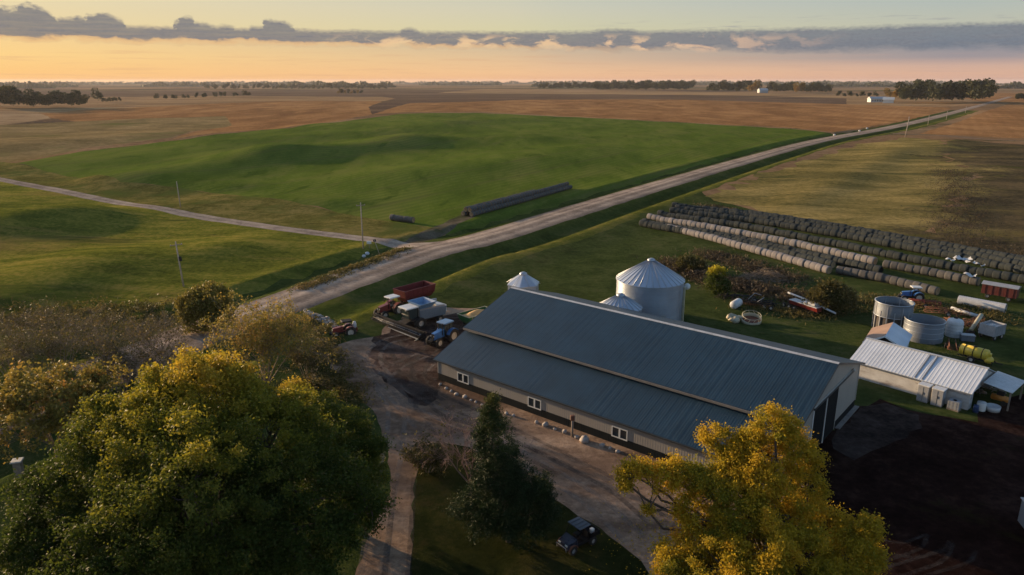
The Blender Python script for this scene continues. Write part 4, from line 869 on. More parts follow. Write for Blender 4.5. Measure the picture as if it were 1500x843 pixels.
def bale(kind, p, rz, label, group, z=0, sc=1):
    o = random.choice(PROT[kind]).copy(); COL.objects.link(o); o.location = (p[0],p[1],p[2]+z)
    o.rotation_euler = (0,0,rz+random.uniform(-.06,.06)+(PI if random.random() < .5 else 0)); s_ = sc*random.uniform(.95,1.05); o.scale = (sc*random.uniform(.97,1.03),s_,s_)
    tag(o, label, 'hay bale', group); return o
def bale_row(kind, px, label, group, step=1.52, z=0, off=(0,0), skip=None, sc=1):
    P = np.array([tuple(at(*p))[:2] for p in px])+np.array(off); seg = np.hypot(*np.diff(P,axis=0).T); s = np.r_[0,np.cumsum(seg)]; n = int(s[-1]/step); cnt = 0
    for k in range(n):
        q_ = (k+.5)*step
        if skip and any(a < q_/s[-1] < b for a, b in skip): continue
        x, y = np.interp(q_, s, P[:,0]), np.interp(q_, s, P[:,1]); i = min(len(P)-2, int(np.searchsorted(s, q_)-1)); d = P[i+1]-P[i]
        bale(kind, (x+random.uniform(-.08,.08), y+random.uniform(-.08,.08), hh(x,y)), math.atan2(d[1],d[0]), label, group, z, sc); cnt += 1
    return cnt
NB = 0
NB += bale_row('light', [(978,338),(1040,353),(1130,378),(1222,404)], 'pale round bale in the front row nearest the yellow sapling', 'bales of the pale front row')
NB += bale_row('grey', [(1226,401),(1300,415),(1376,434)], 'grey weathered bale in the smooth row behind the roofless bins', 'bales of the grey row by the bins')
NB += bale_row('dark', [(938,331),(1000,343),(1100,363),(1228,396)], 'dark old bale in the low row just behind the pale front row', 'bales of the dark second row')
NB += bale_row('light', [(950,321),(1060,341),(1170,363),(1290,391)], 'pale round bale in the second pale row, behind a dark row', 'bales of the second pale row')
NB += bale_row('grey', [(1294,392),(1370,406),(1440,421)], 'grey bale at the right end of the second pale row', 'bales continuing the second pale row')
# rows at the back read as one dark mass
def bale_mass(rows, name, label, m):
    Vs, Fs, MI, base = [], [], [], 0; pr = PROT['dark'][0].data
    pv = np.array([v.co[:] for v in pr.vertices])
    quads = [f.vertices[:] for f in pr.polygons if len(f.vertices) == 4]
    for px, off in rows:
        P = np.array([tuple(at(*p))[:2] for p in px])+np.array(off); seg = np.hypot(*np.diff(P,axis=0).T); s = np.r_[0,np.cumsum(seg)]
        for k in range(int(s[-1]/1.52)):
            q_ = (k+.5)*1.52; x, y = np.interp(q_, s, P[:,0]), np.interp(q_, s, P[:,1]); i = min(len(P)-2, int(np.searchsorted(s, q_)-1)); d = P[i+1]-P[i]
            a = math.atan2(d[1],d[0])+R0.uniform(-.06,.06); sc = R0.uniform(.92,1.08); c, s_ = math.cos(a), math.sin(a)
            Vs.append(np.column_stack([x+R0.uniform(-.1,.1)+sc*(pv[:,0]*c-pv[:,1]*s_), y+R0.uniform(-.1,.1)+sc*(pv[:,0]*s_+pv[:,1]*c), pv[:,2]*sc+hh(x,y)]))
            Fs.append(np.array(quads)+base); base += len(pv)
    o = npmesh(name, np.vstack(Vs), np.vstack(Fs), m, None, smooth=True); return tag(o, label, 'hay bales', None, 'stuff')
bale_mass([([(982,312),(1100,327),(1250,352),(1400,381),(1520,407)],(0,0)), ([(990,308),(1100,321.5),(1250,346),(1400,374),(1520,399)],(0,0)), ([(1034,310),(1150,325),(1260,342.5),(1400,368),(1520,391)],(0,0)), ([(965,316.5),(1080,334),(1210,359),(1330,384),(1520,420)],(0,0)), ([(942,329),(1100,358.5),(1228,388),(1300,404)],(0,0)), ([(985,304.5),(1100,316.5),(1250,341),(1400,368),(1520,392)],(0,0))], 'hay_bales', 'dark old bales in long rows massed behind the pale rows', M_BALED)
# the stack across the road
d0, d1 = Vector(at(690,318)), Vector(at(838,276)); dd = (d1-d0).normalized(); nn_ = Vector((-dd.y,dd.x,0))
def st_row(off, z, f0, f1, kind='grey'):
    Lr = (d1-d0).length; n = int(Lr*(f1-f0)/1.62)
    for k in range(n):
        p = d0+dd*(Lr*f0+(k+.5)*1.62)+nn_*off
        bale(kind, (p.x,p.y,hh(p.x,p.y)-.05), math.atan2(dd.y,dd.x), 'bale in the long pyramid stack across the road', 'bales stacked across the road', z*.85, .88)
    return n
NB += st_row(0,0,0,1)+st_row(2.9,0,0,.62)+st_row(.76,1.4,.005,.97)+st_row(2.2,1.4,.005,.64)+st_row(1.5,0,.96,1.0)
e0, e1 = Vector(at(573,323)), Vector(at(606,327))
for k in range(5):
    p = e0+(e1-e0)*((k+.5)/5); bale('grey', (p.x,p.y,hh(p.x,p.y)), math.atan2((e1-e0).y,(e1-e0).x), 'bale in the short row at the foot of the green field', 'short bale row by the field entrance'); NB += 1
print('bales', NB)
# ------------------------------------------------------------------ vegetation
def unit(n, rnd): v = rnd.normal(size=(n,3)); return v/np.linalg.norm(v,axis=1)[:,None]
def leaf_arrays(C, size, rnd, up=.35, aspect=1.7, droop=0):
    n = len(C); nn = unit(n, rnd); nn[:,2] += up; nn /= np.linalg.norm(nn,axis=1)[:,None]
    t = np.cross(nn, unit(n, rnd)); t /= np.linalg.norm(t,axis=1)[:,None]+1e-9; b = np.cross(nn, t)
    s = size*rnd.uniform(.65,1.3,(n,1)); t = t*s*aspect/2; b = b*s/2
    V = np.stack([C-t, C+b-t*.15, C+t, C-b-t*.15], 1).reshape(-1,3); return V, np.arange(4*n).reshape(n,4)
def seg_arrays(A, B, ra, rb, n=4):
    A, B = np.asarray(A,float), np.asarray(B,float); d = B-A; d /= np.linalg.norm(d,axis=1)[:,None]+1e-9
    ref = np.where(np.abs(d[:,2:3]) < .9, [[0,0,1.]], [[1.,0,0]]); u = np.cross(d, ref); u /= np.linalg.norm(u,axis=1)[:,None]; w = np.cross(d,u); k = len(A); V = []
    for P, r in ((A,ra),(B,rb)):
        for i in range(n): V.append(P+(u*math.cos(2*PI*i/n)+w*math.sin(2*PI*i/n))*np.asarray(r).reshape(-1,1))
    V = np.stack(V,1).reshape(-1,3); base = np.arange(k)[:,None]*2*n
    F_ = np.concatenate([base+np.array([[i,(i+1)%n,n+(i+1)%n,n+i]]) for i in range(n)],0); return V, F_
def curve(a, b, r0, r1, rnd, k=4, wob=.08, sag=0):
    a, b = np.array(a,float), np.array(b,float); Ld = np.linalg.norm(b-a); P = [a+(b-a)*t+(rnd.normal(size=3)*wob*Ld*math.sin(PI*t) if 0 < t < 1 else 0)+np.array([0,0,sag*Ld*math.sin(PI*t)]) for t in np.linspace(0,1,k+1)]
    R = np.linspace(r0,r1,k+1); return [(P[i],P[i+1],R[i],R[i+1]) for i in range(k)]
M_BARK = paint('grey brown bark', (.085,.066,.052), .35, 3, .9, dirt=(.04,.03,.025), bump=.6)
M_TWIG = paint('bare twigs', (.20,.155,.115), .3, 2, .9, dirt=(.06,.045,.035))
M_TWIGR = paint('reddish bare twigs', (.26,.165,.145), .3, 2, .9, dirt=(.07,.05,.045))
LG = leafmat('turning ash leaves', [(.0,(.023,.038,.008)),(.35,(.048,.07,.011)),(.55,(.09,.108,.015)),(.78,(.26,.23,.022)),(1,(.46,.31,.032))], .42)
LY = leafmat('golden leaves', [(0,(.09,.12,.013)),(.3,(.22,.20,.018)),(.55,(.44,.31,.022)),(.8,(.58,.36,.025)),(1,(.54,.26,.035))], .45)
LO = leafmat('dry tan leaves', [(0,(.10,.10,.022)),(.5,(.24,.19,.04)),(.8,(.36,.25,.05)),(1,(.42,.22,.055))])
LS = leafmat('juniper needles', [(0,(.012,.024,.009)),(.5,(.024,.042,.013)),(.8,(.05,.065,.016)),(1,(.12,.11,.02))], .15)
LB_ = leafmat('olive bush leaves', [(0,(.05,.05,.014)),(.5,(.105,.09,.027)),(1,(.21,.14,.05))])
LW = leafmat('dry weeds', [(0,(.035,.026,.018)),(.4,(.07,.05,.032)),(.7,(.11,.085,.04)),(1,(.13,.075,.045))], .2)
LF = leafmat('far foliage', [(0,(.02,.026,.012)),(.5,(.042,.05,.018)),(.8,(.09,.08,.022)),(1,(.22,.12,.03))], .2)
def LBP(u, v, y, rp, sq=(1,1,1)):        # a lobe of a crown at its real place and size
    c = PT(u,v,y); dep = y*CP+(H-c.z)*SP; r = rp*dep/F; return (np.array(c), np.array([r*sq[0], r*sq[1], r*sq[2]]))
def tree(name, label, cat, base, lobes, nleaf, size, m, seed, fork=.35, rt=.4, clump=.55, per=60, tint=(.45,.16), bias=None, aspect=1.7, up=.35, group=None, inner=.6, shell=(.72,1.06), bark=None, topyellow=0, nlimb=90):
    rnd = np.random.RandomState(seed); base = np.array(base, float); t = thing(name, label, cat, tuple(base), 0, group)
    cs = np.array([l[0] for l in lobes])-base; rs = np.array([l[1] for l in lobes]); wts = rs.mean(1)**2; wts /= wts.sum()
    ncl = max(8, int(nleaf/per)); P = []; T_ = []
    lt = rnd.normal(0, .5, len(lobes))
    while len(P) < ncl:
        k = rnd.choice(len(lobes), p=wts); d = unit(1, rnd)[0]
        if d[2] < -.35 and rnd.rand() < .6: continue
        p = cs[k]+d*rs[k]*rnd.uniform(*shell)
        if any(np.sum(((p-cs[j])/rs[j])**2) < inner**2 for j in range(len(lobes)) if j != k): continue
        if p[2]+base[2] < base[2]+.3: continue
        g_ = math.sin(p[0]*1.1+seed)*math.sin(p[1]*1.2+1.7*seed)*math.sin(p[2]*1.15)
        if g_ > .30 and rnd.rand() < .88: continue
        P.append(p); T_.append(tint[0]+tint[1]*(.42*rnd.normal()+.6*lt[k]+.5*math.sin(p[0]*.7+p[2]*.9+seed)))
    P = np.array(P); T_ = np.array(T_); cnt = rnd.poisson(per*rnd.uniform(.5,1.5,len(P))); idx = np.repeat(np.arange(len(P)), cnt)
    sc_ = clump*rnd.uniform(.6,1.3,len(P)); off = rnd.normal(size=(len(idx),3))*sc_[idx][:,None]*np.array([1,1,.75]); C = P[idx]+off
    tt = T_[idx]+rnd.normal(0,.055,len(idx))
    if topyellow: zmx = (cs[:,2]+rs[:,2]).max(); tt += topyellow*np.clip((C[:,2]/zmx-.62)/.38,0,1)  # yellow rises up the crown; ash and juniper tops have sunlight painted in
    V, Fq = leaf_arrays(C, size, rnd, up, aspect); npmesh('crown', V, Fq, m, t, np.clip(tt,0,1))
    segs = []; zf = max(1.0, (cs[:,2].min()*.5+cs[:,2].mean()*.5)*fork); fk = np.array([rnd.normal(0,.2),rnd.normal(0,.2),zf]); segs += curve((0,0,-.4), fk, rt*1.25, rt*.85, rnd, 4, .03)
    for k in range(len(cs)):
        mid = fk*.55+cs[k]*.45+np.array([0,0,.1*zf]); segs += curve(fk, mid, rt*.5, rt*.3, rnd, 3, .06)+curve(mid, cs[k], rt*.3, rt*.14, rnd, 3, .06)
        near = np.argsort(np.sum((P-cs[k])**2,1))[:max(3,nlimb//len(cs))*3]
        for j in rnd.choice(near, min(len(near), max(3,nlimb//len(cs))), False): segs += curve(cs[k]+rnd.normal(0,.1,3), P[j], rt*.1+.02, .018, rnd, 3, .08)
    A, B, ra, rb = zip(*segs); V, Fq = seg_arrays(A,B,np.array(ra),np.array(rb),6); npmesh('trunk', V, Fq, bark or M_BARK, t, smooth=True)
    return t
def twiggy(name, label, cat, base, hgt_, spread, seed, m=None, leaves=0, lm=None, lsize=.16, stems=7, dens_=1.0, tint=(.5,.2), group=None, leafhi=0.0, r0=.10, trunk=0):
    """many fine branches with few leaves left"""
    rnd = np.random.RandomState(seed); t = thing(name, label, cat, tuple(base), 0, group); segs = []; tips = []
    def grow(p, d, Ln, r, lev):
        k = 3; q = p
        for i in range(k):
            d = d+rnd.normal(size=3)*.13+np.array([0,0,.05]); d /= np.linalg.norm(d); e = q+d*Ln/k; segs.append((q,e,r*(1-.22*i),r*(1-.22*(i+1)))); q = e
            if lev > 0 and (i > 0 or lev < 3):
                for _ in range(max(1,int(round(rnd.uniform(1.3,2.4)*dens_)))):
                    s_ = rnd.normal(size=3); s_ -= d*(s_@d); s_ /= np.linalg.norm(s_); nd = d*.78+s_*rnd.uniform(.4,.85); nd /= np.linalg.norm(nd); grow(e, nd, Ln*rnd.uniform(.45,.68), max(.012,r*(1-.22*(i+1))*.62), lev-1)
        if lev <= 1: tips.append(q)
    st = np.array([0,0,0.])
    if trunk: segs.extend(curve((0,0,-.3),(0,0,trunk),r0*1.8,r0*1.4,rnd,3,.03)); st = np.array([0,0,trunk])
    for s in range(stems):
        a = 2*PI*(s+rnd.rand()*.7)/stems; o = rnd.uniform(.35,1)*spread/hgt_; d = np.array([math.cos(a)*o,math.sin(a)*o,1.]); d /= np.linalg.norm(d); grow(st+np.array([math.cos(a)*.3,math.sin(a)*.3,-.2])*(0 if trunk else 1), d, (hgt_-trunk)*rnd.uniform(.5,.66), r0*rnd.uniform(.7,1.1), 3)
    A, B, ra, rb = zip(*segs); A, B = np.array(A), np.array(B); mx = max(B[:,2].max(),.1); f = hgt_/mx; rxy = np.percentile(np.hypot(B[:,0],B[:,1]),97); g_ = spread/rxy
    S3 = np.array([g_,g_,f]); V, Fq = seg_arrays(A*S3,B*S3,np.array(ra),np.array(rb),3); npmesh('branches', V, Fq, m or M_TWIG, t)
    if leaves:
        tp = np.array(tips)*S3
        if leafhi: w_ = np.clip(tp[:,2]/hgt_,.02,1)**leafhi
        else: w_ = np.ones(len(tp))
        grp = rnd.rand(len(tp))**2.5; w_ = w_*grp; w_ /= w_.sum(); ix = rnd.choice(len(tp), leaves, p=w_); C = tp[ix]+rnd.normal(size=(leaves,3))*.28
        V, Fq = leaf_arrays(C, lsize, rnd); tv = rnd.normal(tint[0],tint[1],len(tp))[ix]+rnd.normal(0,.08,leaves); npmesh('leaves', V, Fq, lm or LO, t, np.clip(tv,0,1))
    return t
g3 = lambda u, v: np.array(at(u,v))
b = g3(330,900); yb = b[1]
tree('big_tree', 'big round green ash tree with yellowing, sun-tinted top filling the lower left', 'tree', b, [
  LBP(290,618,yb+2,92), LBP(200,668,yb+1,84), LBP(390,655,yb+2,84), LBP(450,735,yb,86), LBP(112,742,yb,72), LBP(290,735,yb-4,120), LBP(440,800,yb-4,74,(1,1,.6)), LBP(72,810,yb-3,58), LBP(200,845,yb-6,104), LBP(330,850,yb-6,80,(1,1,.8)), LBP(245,588,yb+4,45), LBP(335,585,yb+4,46), LBP(290,562,yb+4,40), LBP(150,625,yb+2,40), LBP(60,720,yb+1,34), LBP(540,745,yb,26), LBP(420,610,yb+3,30)],
  330000, .115, LG, 3, .5, .55, .38, 170, (.39,.14), topyellow=.44, nlimb=160, shell=(.62,1.16), aspect=1.9)  # yellow top is partly leaf turn, partly sunlight put into the colour
b = g3(512,775)
tree('green_tree', 'dark green tree at the driveway edge behind the big ash, orange at its top', 'tree', b, [
  LBP(500,648,b[1]+1,46), LBP(530,695,b[1],32), LBP(465,618,b[1]+2,38), LBP(520,738,b[1]-1,34), LBP(475,705,b[1]+1,52), LBP(432,578,b[1]+4,20), LBP(545,655,b[1],15)],
  90000, .115, LG, 8, .4, .28, .34, 150, (.45,.17), topyellow=.33, nlimb=60, shell=(.62,1.16))
b = g3(1128,905); yb = b[1]
tree('golden_tree', 'golden yellow maple in front of the barn at the lower right', 'tree', b, [
  LBP(1135,627,yb+3,31), LBP(1103,648,yb+3,19), LBP(1162,668,yb+3,33), LBP(1046,640,yb+4,19), LBP(942,694,yb+2,15), LBP(978,698,yb+2,24), LBP(1020,700,yb+2,19), LBP(1066,704,yb+2,29), LBP(1112,706,yb+1,34), LBP(1182,716,yb+2,26), LBP(1085,748,yb,40), LBP(1022,758,yb,29), LBP(1152,760,yb,34), LBP(1262,778,yb,23), LBP(1238,816,yb-1,36), LBP(1178,820,yb-2,45), LBP(1118,810,yb-3,50), LBP(990,818,yb-1,33), LBP(1055,835,yb-3,45), LBP(950,750,yb+1,7), LBP(924,694,yb+2,15), LBP(918,708,yb+2,10), LBP(1278,818,yb,17), LBP(1075,668,yb+3,21), LBP(1205,770,yb+1,29), LBP(1040,725,yb+1,28), LBP(1120,668,yb+3,28), LBP(1110,872,yb-4,64), LBP(990,864,yb-3,38), LBP(1220,872,yb-3,46)],
  215000, .10, LY, 5, .45, .45, .27, 130, (.52,.24), inner=.8, nlimb=220, bark=M_BARK, shell=(.6,1.18), aspect=1.8)
# juniper on the lawn island
b = g3(745,793)
tree('juniper', 'tall pointed dark juniper on the lawn island before the barn', 'conifer', b, [
  LBP(722,590,b[1],7,(1,1,2.2)), LBP(718,610,b[1],13,(1,1,1.5)), LBP(730,632,b[1],17), LBP(712,642,b[1],16), LBP(728,662,b[1],26), LBP(735,692,b[1],32), LBP(712,700,b[1],20), LBP(745,722,b[1],42), LBP(752,756,b[1],50,(1,1,.8)), LBP(790,716,b[1],22), LBP(806,730,b[1],15), LBP(700,752,b[1],34), LBP(785,752,b[1],28), LBP(768,690,b[1],14)],
  75000, .06, LS, 12, .2, .22, .26, 60, (.42,.17), aspect=4.5, up=.2, inner=.75, shell=(.3,1.22), nlimb=110, topyellow=.5)  # lighter tip: sunlight on the top put into the needle colour
b = g3(690,729)
twiggy('bare_tree', 'small bare reddish tree left of the juniper', 'tree', b, 9.4, 5.0, 21, M_TWIGR, 350, LB_, .14, 7, 1.15, (.35,.2), r0=.12, trunk=1.6)
b = g3(628,690)
twiggy('shrub', 'low green-brown shrub at the corner of the lawn island', 'shrub', b, 3.0, 2.2, 22, M_TWIG, 3500, LB_, .15, 7, .9)
# belt at the left
for k, (u, v, h_, sp, lv, hi, lab) in enumerate((
  (182,580,6.4,4.6,1500,0,'open bare shrub with dark stems just above the tan tree'),
  (246,572,6.0,4.2,1300,0,'open bare shrub between the big ash top and the yellow bush'),
  (110,598,5.6,4.4,1500,0,'open bare shrub directly behind the tan tree'),
  (190,556,7.6,6.4,2200,0,'bare brown shrub with dark trunks in the middle of the left belt'),
  (95,545,7.2,6.2,2600,0,'bare brown shrub left of the dark-trunked one in the left belt'),
  (20,560,7.6,5.6,3000,0,'bare brown shrub at the left frame edge'),
  (235,520,5.8,5.0,1600,0,'low bare shrub just left of the yellow bush'),
  (140,505,5.0,6.0,2600,0,'low bare shrub farthest back in the left belt'),
  (50,500,5.0,6.0,2600,0,'low bare shrub at the back near the left edge'))):
    twiggy('bare_shrub', lab, 'shrub', g3(u,v), h_*1.22, sp, 40+k, M_TWIG, int(lv*1.1), LB_, .14, 10, 1.14, (.45,.25), 'bare shrubs of the left belt', r0=.09)
twiggy('tan_tree', 'thin-leaved tan and yellow tree at the left behind the big ash', 'tree', g3(85,672), 10.5, 7.0, 51, M_TWIG, 17000, LO, .21, 8, 1.1, (.5,.22), r0=.13, trunk=1.2)
twiggy('tan_tree', 'half-bare yellowish tree at the yard entrance right of the yellow bush', 'tree', g3(392,575), 13.4, 7.2, 52, M_TWIG, 11000, LO, .16, 9, 1.22, (.58,.2), leafhi=1.5, r0=.14, trunk=1.0)
twiggy('bare_shrub', 'grey bare shrub right of the half-bare yellowish tree by the yard', 'shrub', g3(452,560), 6.5, 3.6, 53, M_TWIG, 2600, LB_, .15, 8, 1.0, (.4,.2), None, r0=.08)
twiggy('shrub', 'olive shrub at the foot of the half-bare tree by the yard', 'shrub', g3(445,590), 3.0, 3.4, 54, M_TWIG, 4200, LB_, .16, 8, .9, (.35,.2))
b = g3(298,484)
tree('yellow_bush', 'dense yellow-green bush between the bare shrubs and the road', 'bush', b, [LBP(285,450,b[1],22), LBP(308,440,b[1],26), LBP(322,462,b[1],20), LBP(290,470,b[1],22)], 15000, .24, LO, 31, .3, .15, .42, 50, (.33,.16), nlimb=24)
b = g3(1052,433)
tree('yellow_sapling', 'small bright yellow sapling with green foot beside the big grain bin', 'tree', b, [LBP(1051,402,b[1],12,(1,1,1)), LBP(1050,416,b[1],15), LBP(1056,424,b[1],12)], 6000, .2, leafmat('yellow sapling leaves', [(0,(.03,.05,.01)),(.4,(.09,.11,.012)),(.7,(.42,.34,.02)),(1,(.6,.48,.03))]), 33, .3, .1, .34, 45, (.22,.1), topyellow=.75, nlimb=14)
b = g3(1216,458)
tree('olive_bush', 'round olive-brown bush right of the parked grain drill', 'bush', b, [LBP(1205,440,b[1],20), LBP(1228,438,b[1],21), LBP(1215,428,b[1],16)], 7000, .24, LB_, 34, .3, .1, .5, 45, (.45,.25), nlimb=30)
b = g3(1012,398)
tree('olive_bush', 'low dark bush behind the big bin left of the yellow sapling', 'bush', b, [LBP(1005,388,b[1],12), LBP(1022,390,b[1],12)], 2600, .24, LB_, 35, .3, .08, .4, 40, (.4,.25), nlimb=12)
# brush pile: cut branches thrown together
b = g3(1118,410); rnd = np.random.RandomState(61); sg = []; q = []
for k in range(420):
    r = rnd.rand()**.5; a = rnd.rand()*2*PI; hh_ = (1-r)*2.6*rnd.rand()+.1; c = np.array([math.cos(a)*r*5.5, math.sin(a)*r*3.2, hh_]); d = unit(1,rnd)[0]*np.array([1,1,.35])*rnd.uniform(.5,1.8); sg += curve(c-d, c+d, .05, .015, rnd, 2, .08)
A,B,ra,rb = zip(*sg); V,Fq = seg_arrays(A,B,np.array(ra),np.array(rb),3); V[:,2] = np.maximum(V[:,2],-.05); o = npmesh('brush_pile', V, Fq, M_TWIG); o.location = tuple(b); tag(o, 'heap of cut grey branches below the pale bale row', 'brush pile')
# weeds and tall grass: uncountable
def scatter(name, label, cat, path, wid, n, size, m, seed, h_=.6, aspect=3.0, tint=(.5,.25), patchy=.3):
    rnd = np.random.RandomState(seed); P = np.array([tuple(at(*p))[:2] for p in path]); seg = np.hypot(*np.diff(P,axis=0).T); s = np.r_[0,np.cumsum(seg)]; q_ = rnd.rand(n)*s[-1]
    x = np.interp(q_,s,P[:,0]); y = np.interp(q_,s,P[:,1]); w_ = rnd.normal(0,wid/2,(n,2)); x += w_[:,0]; y += w_[:,1]
    keep = (np.sin(x*.9+seed)*np.sin(y*.8+2*seed)+rnd.normal(0,.5,n)) > -patchy; x, y = x[keep], y[keep]; k = len(x)
    z = hgt(x,y)+rnd.rand(k)*h_; C = np.column_stack([x,y,z]); V,Fq = leaf_arrays(C,size,rnd,-.1,aspect); tv = np.clip(tint[0]+tint[1]*np.sin(x*.35+seed)*np.sin(y*.3)+rnd.normal(0,.15,k),0,1)
    o = npmesh(name, V, Fq, m, None, tv); return tag(o, label, cat, None, 'stuff')
scatter('weeds', 'tall brown weeds on the bank between the big bin and the machinery', 'weeds', [(978,386),(1010,398),(1040,412),(1090,424),(1140,432),(1200,446)], 4.2, 16000, .2, LW, 71, 1.1)
scatter('weeds', 'brown weeds round the brush pile', 'weeds', [(1030,372),(1075,384),(1110,396),(1165,412)], 4.5, 8000, .2, LW, 72, .8)
scatter('weeds', 'dry weeds along the back of the bale rows', 'weeds', [(1030,302),(1180,328),(1330,357),(1500,394)], 3.5, 9000, .22, LW, 73, .6, tint=(.6,.25))
scatter('weeds', 'tan undergrowth along the left shrub belt', 'weeds', [(-40,470),(60,468),(160,462),(250,470)], 7, 12000, .18, LB_, 74, .7, tint=(.45,.25))
scatter('weeds', 'weeds growing among the parked machinery at the right', 'weeds', [(1090,447),(1180,462),(1300,440),(1400,455),(1480,470)], 4, 9000, .18, LB_, 75, .6)
scatter('weeds', 'straggling weeds in the dark field at the far right', 'weeds', [(1392,250),(1410,300),(1400,340),(1460,370),(1540,390)], 9, 16000, .15, LW, 76, .8, tint=(.25,.2))
scatter('weeds', 'weeds along the left edge of the yard', 'weeds', [(455,470),(470,500),(485,540),(520,590)], 3.0, 9000, .16, LB_, 77, .5)
scatter('weeds', 'rough grass along the ditch by the junction', 'weeds', [(440,424),(520,392),(590,366)], 2.6, 6000, .18, LB_, 78, .5)
scatter('fallen_leaves', 'yellow fallen leaves strewn under the golden tree', 'leaves', [(960,800),(1050,800),(1130,840)], 6, 2600, .12, LY, 79, .03, 1.4, (.6,.2))

# ------------------------------------------------------------------ the far plain
def far_proto(seed, kind):
    rnd = np.random.RandomState(seed); Cs = []; Tn = []
    nl = rnd.randint(5,9); hw = {'round':.36,'tall':.24,'wide':.46}[kind]
    for _ in range(nl):
        c = np.array([rnd.uniform(-hw,hw)*.6, rnd.uniform(-hw,hw)*.6, rnd.uniform(.34,.76)]); r = rnd.uniform(.16,.26); k = 110
        Cs.append(c+unit(k,rnd)*r*rnd.uniform(.5,1.05,(k,1))*np.array([1,1,.85])); Tn.append(np.full(k, rnd.normal(.45,.14)))
    C = np.vstack(Cs); C[:,2] = np.clip(C[:,2],.08,1); V,Fq = leaf_arrays(C,.075,rnd,.3,1.2); C = None if False else C
    o = npmesh('far_tree', V, Fq, LF, None, np.clip(np.concatenate(Tn)+rnd.normal(0,.07,len(C)),0,1))
    COL.objects.unlink(o); return o
FP = [far_proto(s,k) for s,k in ((1,'round'),(2,'tall'),(3,'wide'),(4,'round'),(5,'wide'),(6,'tall'))]
LFO = leafmat('far golden foliage', [(0,(.12,.09,.02)),(.5,(.26,.16,.03)),(1,(.36,.17,.03))], .2)
FPO = []
for o in (FP[0],FP[3]):
    c = o.copy(); c.data = o.data.copy(); c.data.materials[0] = LFO; FPO.append(c)
rf_ = random.Random(9)
def far_tree(u, v, hp, label, group=None, gold=False, sc=1.0, lift=0):
    p = at(u,v); s = hp*1.35*(p.y*CP+H*SP)/F*sc; o = rf_.choice(FPO if gold else FP).copy(); COL.objects.link(o); o.location = tuple(p); o.scale = (s*rf_.uniform(.9,1.25),s*rf_.uniform(.9,1.25),s); o.rotation_euler = (0,0,rf_.uniform(0,6))
    return tag(o, label, 'tree', group)
for k in range(26):
    far_tree(1322+k*4.7+rf_.uniform(-3,3), 153-rf_.uniform(0,3.5)+.0*k, rf_.uniform(18,27), 'dark tree of the dense grove beside the road at far right', 'trees of the grove by the far road')
for k, (u,v,hp) in enumerate(((1302,146,13),(1316,148,16))): far_tree(u,v,hp,('golden tree right behind the white farmhouse','golden-brown tree at the left end of the far grove')[k],None,True)
for k in range(34):
    u = 872+k*4.2+rf_.uniform(-2,2); far_tree(u, 134.5-rf_.uniform(0,1), rf_.uniform(9,13), 'tree in the dense far belt above the right half of the green field', 'trees of the middle belt')
for k in range(40):
    u = 1040+k*4.5+rf_.uniform(-2,2); 
    if 1110 < u < 1126: continue
    far_tree(u, 136.5-rf_.uniform(0,1.2)+ (u-1040)*.008, rf_.uniform(8,15), 'dark tree in the long belt left of the far grove', 'trees of the right belt')
far_tree(1103,137,14,'orange tree standing in the long far belt',None,True); far_tree(1171,138,14,'golden tree in the long far belt near its right end',None,True)
for k in range(20):
    far_tree(792+k*4+rf_.uniform(-2,2), 131.5, rf_.uniform(5,9), 'small tree in the low belt above the green field', 'trees of the low belt')
for k in range(24):
    u = -8+k*5.5+rf_.uniform(-2,2); far_tree(u, 160.5-(u/125)*1.2-rf_.uniform(0,3), rf_.uniform(15,23)*(1.15 if u < 30 else .95), 'tree in the dark thicket at the far left', 'trees of the left thicket')
far_tree(143,151,17,'lone yellow-green tree right of the left thicket'); 
for k in range(5): far_tree(152+k*6,151-k*.3,6,'low bush beside the lone far tree','low bushes by the lone tree')
for k in range(16): far_tree(232+k*9+rf_.uniform(-3,3), 147-k*.35, rf_.uniform(5,8), 'hedge tree in the thin far row at the left','trees of the thin left row')
for k in range(40): far_tree(305+k*6.7+rf_.uniform(-3,3), 131.5, rf_.uniform(4,8.5), 'tree in the far belt on the left horizon','trees of the left horizon belt')
for k in range(8): far_tree(497+k*4.5, 138.5, rf_.uniform(4,7), 'golden bush in the brown field at left centre','golden bushes in the brown field', k % 2 == 0)
for k in range(7): far_tree(1228+k*9, 143, rf_.uniform(4,8), 'low tree left of the white farmhouse','low trees by the farmhouse')
for k in range(4): far_tree(1490+k*7, 148, rf_.uniform(8,11), 'tree at the far right edge beyond the brown field','trees at the far right edge')
# woods on the horizon
rnd = np.random.RandomState(91); Cs = []; Sz = []
for k in range(46):
    d = rnd.uniform(4200,11000); a0 = rnd.uniform(-42,42); wdt = rnd.uniform(2,12); n = int(150*wdt*(1 if d < 7000 else .8)); a = np.radians(a0+rnd.uniform(-wdt/2,wdt/2,n)); dd_ = d*(1+rnd.normal(0,.012,n)); C = np.column_stack([np.sin(a)*dd_,np.cos(a)*dd_,np.zeros(n)]); C[:,2] = hgt(C[:,0],C[:,1])+rnd.uniform(0,1,n)**1.3*rnd.uniform(20,36)*(.6+.4*np.sin(a*220+k)); Cs.append(C); Sz.append(np.full(n,9+d/1000))
C = np.vstack(Cs); V,Fq = leaf_arrays(C,np.concatenate(Sz)[:,None]*.9,rnd,.1,1.6); o = npmesh('treeline', V,Fq,LF,None,np.clip(rnd.normal(.4,.15,len(C)),0,1)); tag(o,'distant woods along the horizon','woods',None,'stuff')
